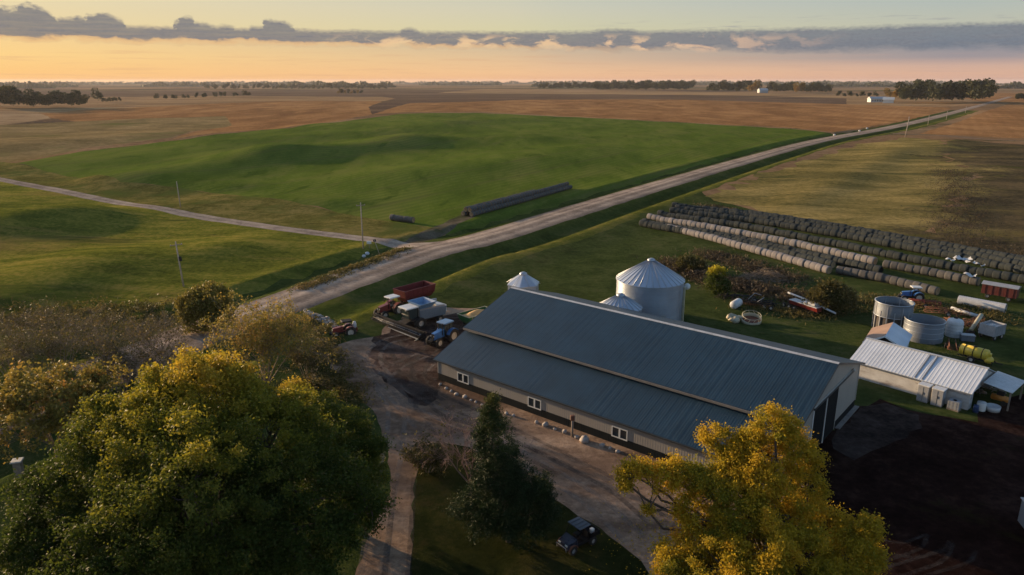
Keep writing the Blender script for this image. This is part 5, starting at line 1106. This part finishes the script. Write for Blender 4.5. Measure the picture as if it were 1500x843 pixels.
# farmhouse far off
p = at(1284,150); t = thing('farmhouse', 'long white far-off farm building left of the grove', 'farmhouse', tuple(p), .1)
MB().box(-16,16,-6,6,-1,6.5).build('wall', M_WHITE, t); MB().prism([(-7,6.3),(7,6.3),(0,10.5)],-17,17).build('roof', M_LGREY, t)
for k in range(6): MB().box(-13+k*5,-11+k*5,-6.15,-6.02,2,4.2).build('window', M_GLASS, t)
p = at(1301,151); t = thing('farm_shed', 'white far-off shed with gable beside the farm building', 'shed', tuple(p), -.5)
MB().box(-9,9,-7,7,-1,6).build('wall', M_WHITE, t); MB().prism([(-8,5.8),(8,5.8),(0,10.5)],-10,10).build('roof', M_WHITE, t); MB().box(9.02,9.15,-3,3,-.5,4.5).build('door', M_DARK, t)
p = at(1117,136.5); t = thing('far_barn', 'pale far-off barn among the belt trees', 'barn', tuple(p), .2)
MB().box(-14,14,-8,8,-1,8).build('wall', M_LGREY, t); MB().prism([(-9,7.8),(9,7.8),(0,14)],-15,15).build('roof', M_LGREY, t)
# ------------------------------------------------------------------ parked machinery at the right
def axle_wheel(par, x, y, R, wd, rim=None): return wheel(par, x, y, R, wd, rim, .5)
# pale plastic heap and feeder ring
b = at(1074,471); rr = random.Random(3); q = MB()
for k in range(9):
    a = k*.7; q.ball((math.cos(a)*1.3*rr.random()*1.2, math.sin(a)*.9*rr.random()*1.2, .35+rr.random()*.3), (rr.uniform(.5,1.0),rr.uniform(.4,.8),rr.uniform(.3,.65)), 9, 5, None, .22, rr)
o = q.build('plastic_heap', M_CREAM); o.location = tuple(b); tag(o, 'crumpled heap of cream plastic on the lawn beside the feeder ring', 'plastic heap')
b = at(1100,472); t = thing('feeder_ring', 'tipped pale hay feeder ring with dark inside on the lawn', 'feeder ring', (b.x,b.y,b.z+.15)); t.rotation_euler = (.22,-.15,.4)
q = MB(); q.lathe([(1.55,0),(1.62,0),(1.62,.62),(1.55,.62),(1.55,0)], 28); q.build('skirt', M_CREAM, t)
for k in range(12): MB().tube([(1.58*math.cos(k*PI/6),1.58*math.sin(k*PI/6),.6),(1.5*math.cos(k*PI/6+.2),1.5*math.sin(k*PI/6+.2),1.15)], .035, 6).build('bar', M_CREAM, t)
q = MB(); q.lathe([(1.46,1.12),(1.54,1.15),(1.46,1.2),(1.42,1.16),(1.46,1.12)], 28); q.build('top_rail', M_CREAM, t)
q = MB(); q.lathe([(.001,.1),(1.5,.08)], 24); q.build('old_hay', M_RUST, t)
b = at(1078,451); t = thing('fuel_drum', 'white tank lying on its side among dark machinery near the bank', 'tank', (b.x,b.y,b.z+.75), .9)
MB().tube([(-1.1,0,0),(1.1,0,0)], .72, 18).ball((-1.1,0,0),(.3,.72,.72),18,6).ball((1.1,0,0),(.3,.72,.72),18,6).build('shell', M_TARP, t); MB().box(-.8,-.6,-.5,.5,-.8,-.45).box(.6,.8,-.5,.5,-.8,-.45).build('cradle', M_DARK, t)
# disc harrow
b = at(1108,448); t = thing('disc_harrow', 'rusty dark disc harrow with two pale wheels behind the feeder ring', 'harrow', tuple(b), math.radians(-25))
q = MB()
for y in (-1.2,0,1.2): q.box(-2.6,2.6,y-.07,y+.07,.75,.9)
for x in (-2.4,-.8,.8,2.4): q.box(x-.07,x+.07,-1.3,1.3,.9,1.02)
q.tube([(-2.6,0,.85),(-4.6,0,.55)], .09, 6); q.build('frame', M_DARK, t)
for y in (-.9,.9):
    q = MB(); q.tube([(-2.6,y,.36),(2.6,y,.36)], .05, 6)
    for k in range(16): x = -2.5+k*.333; q.tube([(x,y,.36),(x+.05,y,.36)], .36, 14)
    q.build('disc_gang', M_RUST, t)
for x in (1.5,2.6): axle_wheel(t, x, -1.9, .42, .25)
q = MB(); q.tube([(-1.5,.4,.9),(-.6,1.2,1.9),(.6,1.1,1.7)], .06, 6); q.tube([(.2,-.8,.95),(1.2,-.2,1.7)], .05, 6); q.build('lift_arm', M_GREY, t)
# grain drill with a long pale boom
b = at(1178,457); rz_ = heading((1150,440),(1205,458)); t = thing('grain_drill', 'low red grain drill under a long pale grey auger boom', 'grain drill', tuple(b), rz_)
MB().hexa([(-2.8,-.5,.8),(3.0,-.5,.8),(3.0,.5,.8),(-2.8,.5,.8)],[(-2.8,-.75,1.5),(3.0,-.75,1.5),(3.0,.75,1.5),(-2.8,.75,1.5)]).build('seed_box', M_RED, t)
q = MB(); q.box(-2.8,3.0,-.8,.8,1.503,1.6); q.ball((.4,0,1.6),(.7,.6,.5),10,5); q.box(.9,2.4,-.5,.5,1.6,2.1,ch=.08); q.build('lid', M_LGREY, t)
q = MB(); q.tube([(-4.6,.9,2.1),(0,.85,1.9),(5.6,.7,1.2)], .16, 10); q.tube([(-1.5,.8,1.5),(-1.5,.86,1.95)], .06, 6); q.tube([(2.2,.8,1.5),(2.2,.78,1.65)], .06, 6); q.build('auger_boom', M_LGREY, t)
q = MB(); q.box(-3.6,3.0,-.15,.15,.5,.66)
for k in range(14): q.tube([(-2.6+k*.42,-.3,.75),(-2.7+k*.42,-.8,.05)], .03, 5)
q.build('frame', M_DARK, t)
for x in (-3.5,-2.3,-1.2): axle_wheel(t, x, -1.1, .45, .28)
b = at(1088,440); t = thing('plough', 'dark old plough with curved shares lying in the weeds left of the disc harrow', 'plough', tuple(b), math.radians(-15))
MB().box(-2.2,2.2,-.09,.09,.7,.88).box(-1.9,1.4,.5,.64,.7,.85).box(-.1,.1,-.1,.7,.6,.72).build('beam', M_DARK, t)
for k in range(5):
    x = -1.8+k*.85; q = MB(); q.tube([(x,0,.8),(x+.2,.1,.5),(x+.05,.2,.05)], [.06,.06,.09], 6); q.hexa([(x-.1,.0,.02),(x+.35,.25,.02),(x+.33,.3,.02),(x-.12,.05,.02)],[(x-.25,.1,.5),(x+.2,.42,.42),(x+.17,.46,.42),(x-.28,.15,.5)]); q.build('share', M_RUST, t)
axle_wheel(t, 2.0, -.5, .4, .2)
rr = random.Random(44)
for (u, v, n_, lab) in ((1404,474,26,'heap of rusty bars between the culvert tube and the cream conveyor'),(1064,437,18,'heap of dark scrap iron at the foot of the yellow sapling'),(1128,450,14,'heap of dark scrap iron between the harrow and the grain drill'),(1446,575,14,'heap of scrap boards beside the open end of the long shed')):
    b = at(u,v); q = MB()
    for k in range(n_):
        c = Vector((rr.uniform(-1.6,1.6), rr.uniform(-1.0,1.0), rr.uniform(.1,.8))); d = Vector((rr.uniform(-1,1), rr.uniform(-1,1), rr.uniform(-.25,.35))).normalized()*rr.uniform(.5,1.6); c.z = max(c.z, abs(d.z)+.05)
        q.tube([c-d,c+d], rr.uniform(.04,.1), 5)
    o = q.build('scrap_heap', M_RUST if n_ > 20 else M_DARK if n_ > 13 and v < 500 else M_WOOD); o.location = tuple(b); tag(o, lab, 'scrap heap')
# small blue tractor among the rusty frames
p = at(1338,441); tractor('small blue tractor parked behind the raised roofless bin', tuple(p), math.radians(170), M_BLUE, M_WHITE, False, .92)
def lattice(label, u, v, rz, m, Ln=5.0, hgt_=1.3, name='implement'):
    b = at(u,v); t = thing(name, label, 'farm implement', tuple(b), rz); q = MB()
    for y in (-.6,.6): q.tube([(-Ln/2,y,.4),(Ln/2,y,.5)], .06, 6); q.tube([(-Ln/2,y*.7,hgt_*.8),(Ln/2,y*.7,hgt_)], .05, 6)
    n = 6
    for k in range(n):
        x0 = -Ln/2+Ln*k/n; x1 = x0+Ln/n
        for y in (-.6,.6): q.tube([(x0,y,.42),(x1,y*.7,hgt_*.9)], .035, 5); q.tube([(x1,y,.46),(x1,y*.7,hgt_*.95)], .035, 5)
        q.tube([(x0,-.6,.42),(x0,.6,.42)], .035, 5)
    q.build('frame', m, t); axle_wheel(t, .2, -.85, .4, .22); axle_wheel(t, .2, .85, .4, .22); return t
lattice('red lattice machine frame right behind the raised roofless bin', 1353,450, -.5, M_RED)
lattice('rust-brown lattice frame between the bins and the grey culvert tube', 1385,462, -.35, M_RUST, 6.5)
lattice('second rust-brown frame lying beside the grey box wagon', 1425,480, .6, M_RUST, 5.0, 1.5)
lattice('rusty implement left of the yellow sprayer tank', 1394,512, 1.1, M_RUST, 3.2, 1.1)
# tubes
b = at(1437,452); rz_ = heading((1407,447),(1470,459)); t = thing('culvert_tube', 'long grey-white corrugated culvert tube lying in the grass at the right', 'tube', (b.x,b.y,b.z+.8), rz_)
q = MB(); pr = []
for k in range(41): x = -3.6+7.2*k/40; pr.append((x, .78+(.03 if k % 2 else 0)))
q.rings([[(x,r*math.cos(2*PI*i/20),r*math.sin(2*PI*i/20)) for i in range(20)] for x,r in pr], True, False); q.build('shell', M_LGREY, t)
q = MB(); q.tube([(-3.5,0,0),(-3.3,0,0)], .74, 16); q.build('end_disc', M_DARK, t)
MB().box(-.5,.2,-.9,-.6,-.8,-.1).box(1.3,1.6,-.9,-.6,-.8,-.2).build('chock', M_WOOD, t)
b = at(1412,463); rz_ = heading((1396,456),(1431,466)); t = thing('auger_tube', 'white auger tube lying below the grey culvert tube', 'auger', (b.x,b.y,b.z+.6), rz_); MB().tube([(-2.3,0,.1),(2.3,0,0)], .3, 12).build('tube', M_LGREY, t); MB().box(-1.8,-1.6,-.3,.3,-.7,-.15).box(1.6,1.8,-.3,.3,-.7,-.25).build('support', M_DARK, t)
b = at(1421,489); pT = PT(1438,461,b.y+2.5); t = thing('conveyor', 'cream sloping conveyor standing among rusty frames', 'conveyor', tuple(b)); dv = pT-b
q = MB(); q.tube([(0,0,.5),tuple(dv*.98)], .33, 8); q.build('chute', M_CREAM, t); q = MB(); q.tube([(dv.x*.7-.6,dv.y*.7,0),tuple(dv*.7)], .06, 6); q.tube([(dv.x*.7+.6,dv.y*.7,0),tuple(dv*.7)], .06, 6); q.box(-.5,.5,-.4,.4,0,.5); q.build('stand', M_DARK, t)
axle_wheel(t, dv.x*.7, dv.y*.7-.5, .35, .2)
# box wagon, small box, red covered wagon
def box_wagon(name, label, u, v, rz, m, Lh, Wh, z0, z1, top=None, zt=0, lid=None):
    b = at(u,v); t = thing(name, label, 'wagon', tuple(b), rz); MB().box(-Lh/2,Lh/2,-Wh/2,Wh/2,z0,z0+.1).box(-Lh/2,Lh/2,-Wh/2,-Wh/2+.07,z0+.1,z1).box(-Lh/2,Lh/2,Wh/2-.07,Wh/2,z0+.1,z1).box(-Lh/2,-Lh/2+.07,-Wh/2+.07,Wh/2-.07,z0+.1,z1).box(Lh/2-.07,Lh/2,-Wh/2+.07,Wh/2-.07,z0+.1,z1).build('box', m, t)
    q = MB()
    for k in range(5):
        x = -Lh/2+Lh*(k+.5)/5; q.box(x-.05,x+.05,-Wh/2-.06,-Wh/2-.005,z0,z1); q.box(x-.05,x+.05,Wh/2+.005,Wh/2+.06,z0,z1)
    q.build('side_post', m, t)
    if top: MB().prism([(-Wh/2-.15,z1+.01),(Wh/2+.15,z1+.01),(Wh/2+.15,z1+.1),(0,z1+zt),(-Wh/2-.15,z1+.1)],-Lh/2-.15,Lh/2+.15).build('roof', top, t)
    MB().box(-Lh*.45,Lh*.45,-.4,.4,z0-.2,z0-.01).box(Lh*.45,Lh*.5+1.5,-.06,.06,z0-.2,z0-.1).build('frame', M_DARK, t)
    for x in (-Lh*.3,Lh*.3):
        for s_ in (-1,1): axle_wheel(t, x, s_*(Wh/2-.15), .42, .28)
    return t
rz_ = heading((1441,432),(1487,440))
box_wagon('covered_wagon', 'red wagon with grey roof parked among the dark bales at the right', 1463,438, rz_, paint('dull red boards', (.10,.016,.012), .3, 1.5, .6), 5.4, 2.3, .8, 2.5, M_GREY, .45)
t = box_wagon('box_wagon', 'grey steel box wagon beside the rusty frames at the right', 1451,495, heading((1437,496),(1465,488)), M_GREY, 3.0, 2.3, .7, 2.3)
MB().box(-1.4,1.4,-1.05,1.05,1.5,1.9).ball((.2,.1,1.95),(.5,.4,.25),8,4).build('load', M_LGREY, t)
b = at(1416,500); t = thing('steel_box', 'low grey steel tool box in front of the cream conveyor', 'tool box', tuple(b), -.3); MB().box(-.9,.9,-.55,.55,.12,1.0,ch=.04).build('body', M_SLATE, t); MB().box(-.94,.94,-.59,.59,1.003,1.08).build('lid', M_GREY, t); MB().box(-.8,-.6,-.5,.5,0,.119).box(.6,.8,-.5,.5,0,.119).build('skid', M_DARK, t)
# sprayer
b = at(1425,529); rz_ = heading((1405,524),(1440,533)); t = thing('sprayer', 'yellow horizontal sprayer tank with dark straps behind the long shed', 'sprayer', tuple(b), rz_)
MB().tube([(-1.6,0,1.35),(1.6,0,1.35)], .78, 22).ball((-1.6,0,1.35),(.3,.78,.78),22,7).ball((1.6,0,1.35),(.3,.78,.78),22,7).build('tank', M_YEL, t)
for x in (-1.1,0,1.1):
    q = MB(); q.lathe([(.79,-.05),(.815,-.05),(.815,.05),(.79,.05)], 24, True, T(x,0,1.35) @ Matrix.Rotation(PI/2,4,'Y')); q.build('strap', M_BLACK, t)
MB().lathe([(.25,2.1),(.25,2.22),(.001,2.24)], 12).build('lid', M_BLACK, t)
MB().box(-1.9,2.6,-.5,-.4,.5,.65).box(-1.9,2.6,.4,.5,.5,.65).box(-1.0,-.8,-.6,.6,.65,.8).box(.8,1.0,-.6,.6,.65,.8).box(2.6,3.6,-.06,.06,.5,.62).build('frame', M_DARK, t)
for s_ in (-1,1): axle_wheel(t, 0, s_*.95, .48, .28)
MB().box(1.85,2.1,-.3,.3,.66,1.7,ch=.05).build('pump_box', M_YEL, t)
b = at(1447,535); t = thing('small_tank', 'small round yellow tank right of the sprayer', 'tank', tuple(b)); MB().ball((0,0,.75),(.62,.62,.55),16,8).lathe([(.2,1.25),(.2,1.36),(.001,1.37)],10).build('tank', M_YEL, t)
q = MB()
for k in range(4): a = k*PI/2+.4; q.tube([(.5*math.cos(a),.5*math.sin(a),0),(.4*math.cos(a),.4*math.sin(a),.5)], .04, 5)
q.build('stand', M_DARK, t)
# white plastic scraps on the dark bales
rr = random.Random(12)
for k, (u, v, s, lab) in enumerate(((1390,387,.8,'torn white plastic sheet on the dark bales, leftmost scrap'),(1408,387,1.5,'torn white plastic sheet on the dark bales, largest scrap'),(1420,391,.9,'torn white plastic sheet on the dark bales, right of the largest scrap'),(1433,395,.8,'torn white plastic sheet on the dark bales, rightmost scrap'),(1418,411,1.0,'flat white plastic scrap on the grey bale row below the others'))):
    p = at(u,v+6); n = 7; vs = []; fs = []
    for i in range(n):
        for j in range(n): vs.append(((i/(n-1)-.5)*2.2*s+rr.uniform(-.1,.1),(j/(n-1)-.5)*1.3*s+rr.uniform(-.1,.1),rr.uniform(0,.45)*s+.25*math.sin(i*1.1)))
    for i in range(n-1):
        for j in range(n-1): fs.append((i*n+j,(i+1)*n+j,(i+1)*n+j+1,i*n+j+1))
    q = MB(); q.add(vs,fs,True); o = q.build('plastic_sheet', M_TARP); o.location = (p.x,p.y,p.z+1.72); o.rotation_euler = (0,0,-.45+rr.uniform(-.4,.4)); tag(o, lab, 'plastic sheet', 'white plastic scraps on the bales')
# tyre marks pressed into yard and soil
def tyre_marks(name, px, wd, m, gap=1.9):
    C = catmull(np.array([G(*p) for p in px]), 10); d = np.gradient(C,axis=0); d /= np.linalg.norm(d,axis=1)[:,None]; nn = np.stack([d[:,1],-d[:,0]],1); q = MB()
    for off in (-gap/2,gap/2):
        a = C+nn*(off-wd/2); b_ = C+nn*(off+wd/2); za = hgt(a[:,0],a[:,1])+.012; zb = hgt(b_[:,0],b_[:,1])+.012; k = len(C)
        vs = [(*a[i],za[i]) for i in range(k)]+[(*b_[i],zb[i]) for i in range(k)]; q.add(vs, [(i,k+i,k+i+1,i+1) for i in range(k-1)], True)
    o = q.build(name, m); return tag(o, kind='structure')
def trackmat(name, c, dens_):
    m, nt = newmat(name); v = coords(nt); n1 = noise(nt, v, .5, 6, .7); n2 = noise(nt, v, 3.5, 4)
    p = N(nt, 'ShaderNodeBsdfPrincipled', Roughness=.95); p.inputs['Base Color'].default_value = c4(c); tr = N(nt, 'ShaderNodeBsdfTransparent'); mx = N(nt, 'ShaderNodeMixShader')
    f = math_(nt, 'MULTIPLY', ramp(nt, math_(nt,'ADD',math_(nt,'MULTIPLY',n1,.7),math_(nt,'MULTIPLY',n2,.3)), [(.38,0),(.62,1)]), dens_); L(nt, f, mx.inputs[0]); L(nt, tr.outputs[0], mx.inputs[1]); L(nt, p.outputs[0], mx.inputs[2]); L(nt, mx.outputs[0], N(nt,'ShaderNodeOutputMaterial').inputs[0]); return m
TD, TL = trackmat('damp wheel mark', (.05,.038,.033), .55), trackmat('dry wheel mark', (.21,.17,.145), .5)
for k, (px, wd, m) in enumerate((
  ([(650,492),(625,520),(612,548),(628,575),(700,610),(800,660),(900,712),(960,760)], .55, TD), ([(600,492),(560,505),(548,530),(580,570),(650,610),(760,668),(860,728),(930,790)], .6, TL),
  ([(636,545),(650,530),(668,520),(700,512)], .5, TL), ([(500,515),(540,540),(590,590),(620,625)], .6, TL), ([(620,520),(585,535),(560,560),(580,600),(575,660),(560,740),(545,840)], .55, TL),
  ([(640,560),(620,590),(640,612),(720,640),(830,690)], .6, TD), ([(575,498),(590,530),(600,560),(640,590)], .7, TD), ([(560,520),(600,545),(630,560)], .6, TD), ([(592,700),(588,760),(580,850)], .5, TD),
  ([(1290,838),(1330,826),(1365,812),(1378,790)], .35, trackmat('pale wheel mark', (.05,.04,.036), .4)), ([(1290,800),(1330,806),(1352,800),(1372,792)], .3, trackmat('pale wheel mark', (.05,.04,.036), .4)), ([(1285,850),(1345,832),(1400,815),(1410,800)], .35, trackmat('pale wheel mark', (.05,.04,.036), .4)))):
    tyre_marks('tyre_marks', px, wd, m)
# ------------------------------------------------------------------ sky, sun, air, camera
W = bpy.data.worlds.new('World'); S.world = W; W.use_nodes = True
nt = W.node_tree; nt.nodes.clear()
sky = N(nt, 'ShaderNodeTexSky', _sky_type='NISHITA', _sun_disc=False, _sun_elevation=SUN_EL, _sun_rotation=SUN_AZ, _altitude=300, _air_density=1.0, _dust_density=1.5, _ozone_density=1.6)
tc = N(nt, 'ShaderNodeTexCoord'); sx = N(nt, 'ShaderNodeSeparateXYZ'); L(nt, tc.outputs['Generated'], sx.inputs[0])
el = math_(nt, 'MULTIPLY', math_(nt, 'ARCSINE', sx.outputs[2]), 180/PI)
az = math_(nt, 'MULTIPLY', math_(nt, 'ARCTAN2', sx.outputs[0], sx.outputs[1]), 180/PI)
def lin(v, a, b): return math_(nt, 'DIVIDE', math_(nt, 'SUBTRACT', v, a), b-a, True)
def s2l(*c): return tuple(((x/255)/12.92 if x/255 < .04045 else ((x/255+.055)/1.055)**2.4) for x in c)
el01 = lin(el, 0, 12)
def erow(stops): return ramp(nt, el01, [(e/12, s2l(*c)) for e, c in stops])
left  = erow([(0,(250,190,122)),(.5,(254,200,126)),(1.6,(255,212,138)),(2.6,(250,212,146)),(3.7,(240,216,166)),(5,(234,216,174)),(7,(218,211,186)),(12,(170,185,192))])
cent  = erow([(0,(232,178,140)),(.6,(238,192,148)),(1.4,(226,190,152)),(2.4,(205,186,158)),(3.6,(212,206,168)),(5,(208,204,181)),(7,(192,198,190)),(12,(150,176,195))])
right = erow([(0,(212,168,148)),(.5,(216,174,150)),(.95,(206,172,154)),(1.5,(160,150,152)),(2.3,(146,146,152)),(3.4,(190,190,172)),(4.3,(184,189,178)),(5.5,(172,184,184)),(12,(140,166,188))])
lf = lin(az, -36, 4); rf = lin(az, 0, 30)
band = mix(nt, rf, mix(nt, lf, left, cent), right)
# clouds: a long bank low over the plain
vv = N(nt, 'ShaderNodeCombineXYZ'); L(nt, az, vv.inputs[0]); L(nt, math_(nt, 'MULTIPLY', el, 2.2), vv.inputs[1])
cn = noise(nt, vv.outputs[0], .55, 7, .62, .3); cf = noise(nt, vv.outputs[0], 1.7, 6, .65)
cf0 = noise(nt, vv.outputs[0], 3.2, 5, .65)
vl = N(nt, 'ShaderNodeCombineXYZ'); L(nt, math_(nt, 'MULTIPLY', az, .35), vl.inputs[0]); L(nt, math_(nt, 'MULTIPLY', el, 5), vl.inputs[1])
cl = noise(nt, vl.outputs[0], 1.0, 5, .6)
va = N(nt, 'ShaderNodeCombineXYZ'); L(nt, az, va.inputs[0])
vw = N(nt, 'ShaderNodeCombineXYZ'); L(nt, math_(nt, 'MULTIPLY', az, 1.0), vw.inputs[0]); L(nt, math_(nt, 'MULTIPLY', el, 1.6), vw.inputs[1])
wob = noise(nt, vw.outputs[0], 1.5, 6, .6)
aw = math_(nt, 'ADD', az, math_(nt, 'MULTIPLY', math_(nt, 'SUBTRACT', wob, .5), 1.3))
top = math_(nt, 'ADD', 3.58, math_(nt, 'MULTIPLY', math_(nt, 'SUBTRACT', cn, .5), .28))
for u0, hp_, wp in ((24,20,42),(58,8,20),(104,9,18),(156,14,22),(140,5,22),(272,12,13),(292,7,22),(330,5,12),(382,5,18),(408,14,20),(600,5,12),(905,4,30)):
    q_ = math_(nt, 'DIVIDE', math_(nt, 'SUBTRACT', aw, math.degrees(math.atan((u0-CX)/(F*1.06)))), wp/F*57.3*.95)
    q_ = math_(nt, 'MAXIMUM', math_(nt, 'SUBTRACT', 1.0, math_(nt, 'MULTIPLY', q_, q_)), 0.0)
    top = math_(nt, 'ADD', top, math_(nt, 'MULTIPLY', math_(nt, 'MULTIPLY', math_(nt, 'SQRT', q_), hp_*.042), math_(nt, 'ADD', .45, math_(nt, 'MULTIPLY', wob, 1.1))))
m_top = lin(math_(nt, 'ADD', math_(nt, 'SUBTRACT', top, el), math_(nt, 'MULTIPLY', math_(nt, 'SUBTRACT', cf0, .5), .35)), -.06, .26)
bot = math_(nt, 'ADD', math_(nt, 'SUBTRACT', 2.45, math_(nt, 'MULTIPLY', lin(az, -12, 25), .55)), math_(nt, 'MULTIPLY', math_(nt, 'SUBTRACT', cn, .5), 1.1))
m_bot = lin(math_(nt, 'SUBTRACT', el, bot), -.12, .35)
mask = math_(nt, 'MULTIPLY', math_(nt, 'MULTIPLY', m_top, m_bot), math_(nt, 'ADD', .55, math_(nt, 'MULTIPLY', cl, .62)), True)
grey = mix(nt, rf, mix(nt, lf, s2l(112,114,124), s2l(122,122,130)), s2l(112,122,136))
grey = mix(nt, math_(nt, 'MULTIPLY', lin(cl, .4, .75), .35), grey, s2l(168,158,150))
# sunlit shoulders inside the bank, most at the middle of the picture
mid = math_(nt, 'MULTIPLY', lin(az, -16, -9), math_(nt, 'SUBTRACT', 1.0, lin(az, 13, 24)))
vm = N(nt, 'ShaderNodeCombineXYZ'); L(nt, math_(nt, 'MULTIPLY', az, .8), vm.inputs[0]); L(nt, math_(nt, 'MULTIPLY', el, 2.0), vm.inputs[1])
cf = noise(nt, vm.outputs[0], .62, 7, .6, .5)
warm = math_(nt, 'MULTIPLY', math_(nt, 'MULTIPLY', lin(cf, .5, .6), mid), math_(nt, 'SUBTRACT', 1.0, lin(el, 2.9, 3.4)))
fr = math_(nt, 'MULTIPLY', math_(nt, 'MULTIPLY', m_bot, math_(nt, 'SUBTRACT', 1.0, m_bot)), math_(nt, 'MULTIPLY', math_(nt, 'SUBTRACT', 1.0, lin(az, -2, 16)), 3.4), True)
grey = mix(nt, math_(nt, 'MULTIPLY', lin(cf0, .42, .7), .45), grey, s2l(98,104,118))
grey = mix(nt, math_(nt, 'MULTIPLY', fr, .8), grey, s2l(252,190,122))
cloud = mix(nt, math_(nt, 'MULTIPLY', warm, .85), grey, mix(nt, rf, s2l(246,204,156), s2l(232,190,166)))
skyband = mix(nt, mask, band, cloud)
vs_ = N(nt, 'ShaderNodeCombineXYZ'); L(nt, math_(nt, 'MULTIPLY', az, .16), vs_.inputs[0]); L(nt, math_(nt, 'MULTIPLY', el, 4.5), vs_.inputs[1])
stk = noise(nt, vs_.outputs[0], 1.0, 6, .6)
skyband = mix(nt, math_(nt, 'MULTIPLY', math_(nt, 'MULTIPLY', lin(stk, .52, .7), math_(nt, 'SUBTRACT', 1.0, lin(el, 1.7, 2.3))), .38), skyband, mix(nt, rf, s2l(214,164,128), s2l(186,158,150)))
wisp = math_(nt, 'MULTIPLY', lin(cl, .56, .72), math_(nt, 'MULTIPLY', lin(el, 3.5, 3.7), math_(nt, 'SUBTRACT', 1.0, lin(el, 4.0, 4.5))))
skyband = mix(nt, math_(nt, 'MULTIPLY', math_(nt, 'MULTIPLY', wisp, lin(az, 2, 14)), .6), skyband, s2l(150,150,155))
bg1 = N(nt, 'ShaderNodeBackground', Strength=SKY_STR); 
tint = mix(nt, 1.0, sky.outputs[0], (1.0,.97,1.0), 'MULTIPLY'); L(nt, tint, bg1.inputs[0])
bg2 = N(nt, 'ShaderNodeBackground', Strength=2**-EXPO); L(nt, skyband, bg2.inputs[0])
ms = N(nt, 'ShaderNodeMixShader'); L(nt, math_(nt, 'MULTIPLY', lin(el, 7, 16), 1.0), ms.inputs[0]); L(nt, bg2.outputs[0], ms.inputs[1]); L(nt, bg1.outputs[0], ms.inputs[2])
L(nt, ms.outputs[0], N(nt, 'ShaderNodeOutputWorld').inputs[0])
sd = bpy.data.lights.new('sun', 'SUN'); sd.energy = SUN_STR; sd.angle = math.radians(.55); sd.color = (1,.70,.40)
so = bpy.data.objects.new('sun', sd); COL.objects.link(so)
sv = Vector((math.sin(SUN_AZ)*math.cos(SUN_EL), math.cos(SUN_AZ)*math.cos(SUN_EL), math.sin(SUN_EL)))
so.rotation_euler = sv.to_track_quat('Z', 'Y').to_euler()
if HAZE:
    hz = MB().box(-13500,13500,-13500,13500,-16,52).build('haze', None); hz.data.materials.clear()
    m, nt = newmat('haze air'); pv = N(nt, 'ShaderNodeVolumePrincipled', Density=HAZE)
    pv.inputs['Color'].default_value = (.86,.86,.92,1); pv.inputs['Anisotropy'].default_value = .2
    o_ = N(nt, 'ShaderNodeOutputMaterial'); L(nt, pv.outputs[0], o_.inputs['Volume']); hz.data.materials.append(m); hz['kind'] = 'stuff'
cd = bpy.data.cameras.new('camera'); co = bpy.data.objects.new('camera', cd); COL.objects.link(co); S.camera = co
cd.sensor_width = 36; cd.lens = F/1500*36; cd.clip_start = .5; cd.clip_end = 40000
co.location = (0,0,H); co.rotation_euler = (PI/2-PITCH, 0, 0)
S.view_settings.view_transform = 'Standard'; S.view_settings.look = 'None'; S.view_settings.gamma = 1; S.view_settings.exposure = EXPO
S.cycles.use_denoising = True; S.cycles.max_bounces = 5; S.cycles.diffuse_bounces = 2; S.cycles.glossy_bounces = 2; S.cycles.transmission_bounces = 3; S.cycles.transparent_max_bounces = 6
S.cycles.volume_bounces = 0; S.cycles.sample_clamp_indirect = 6
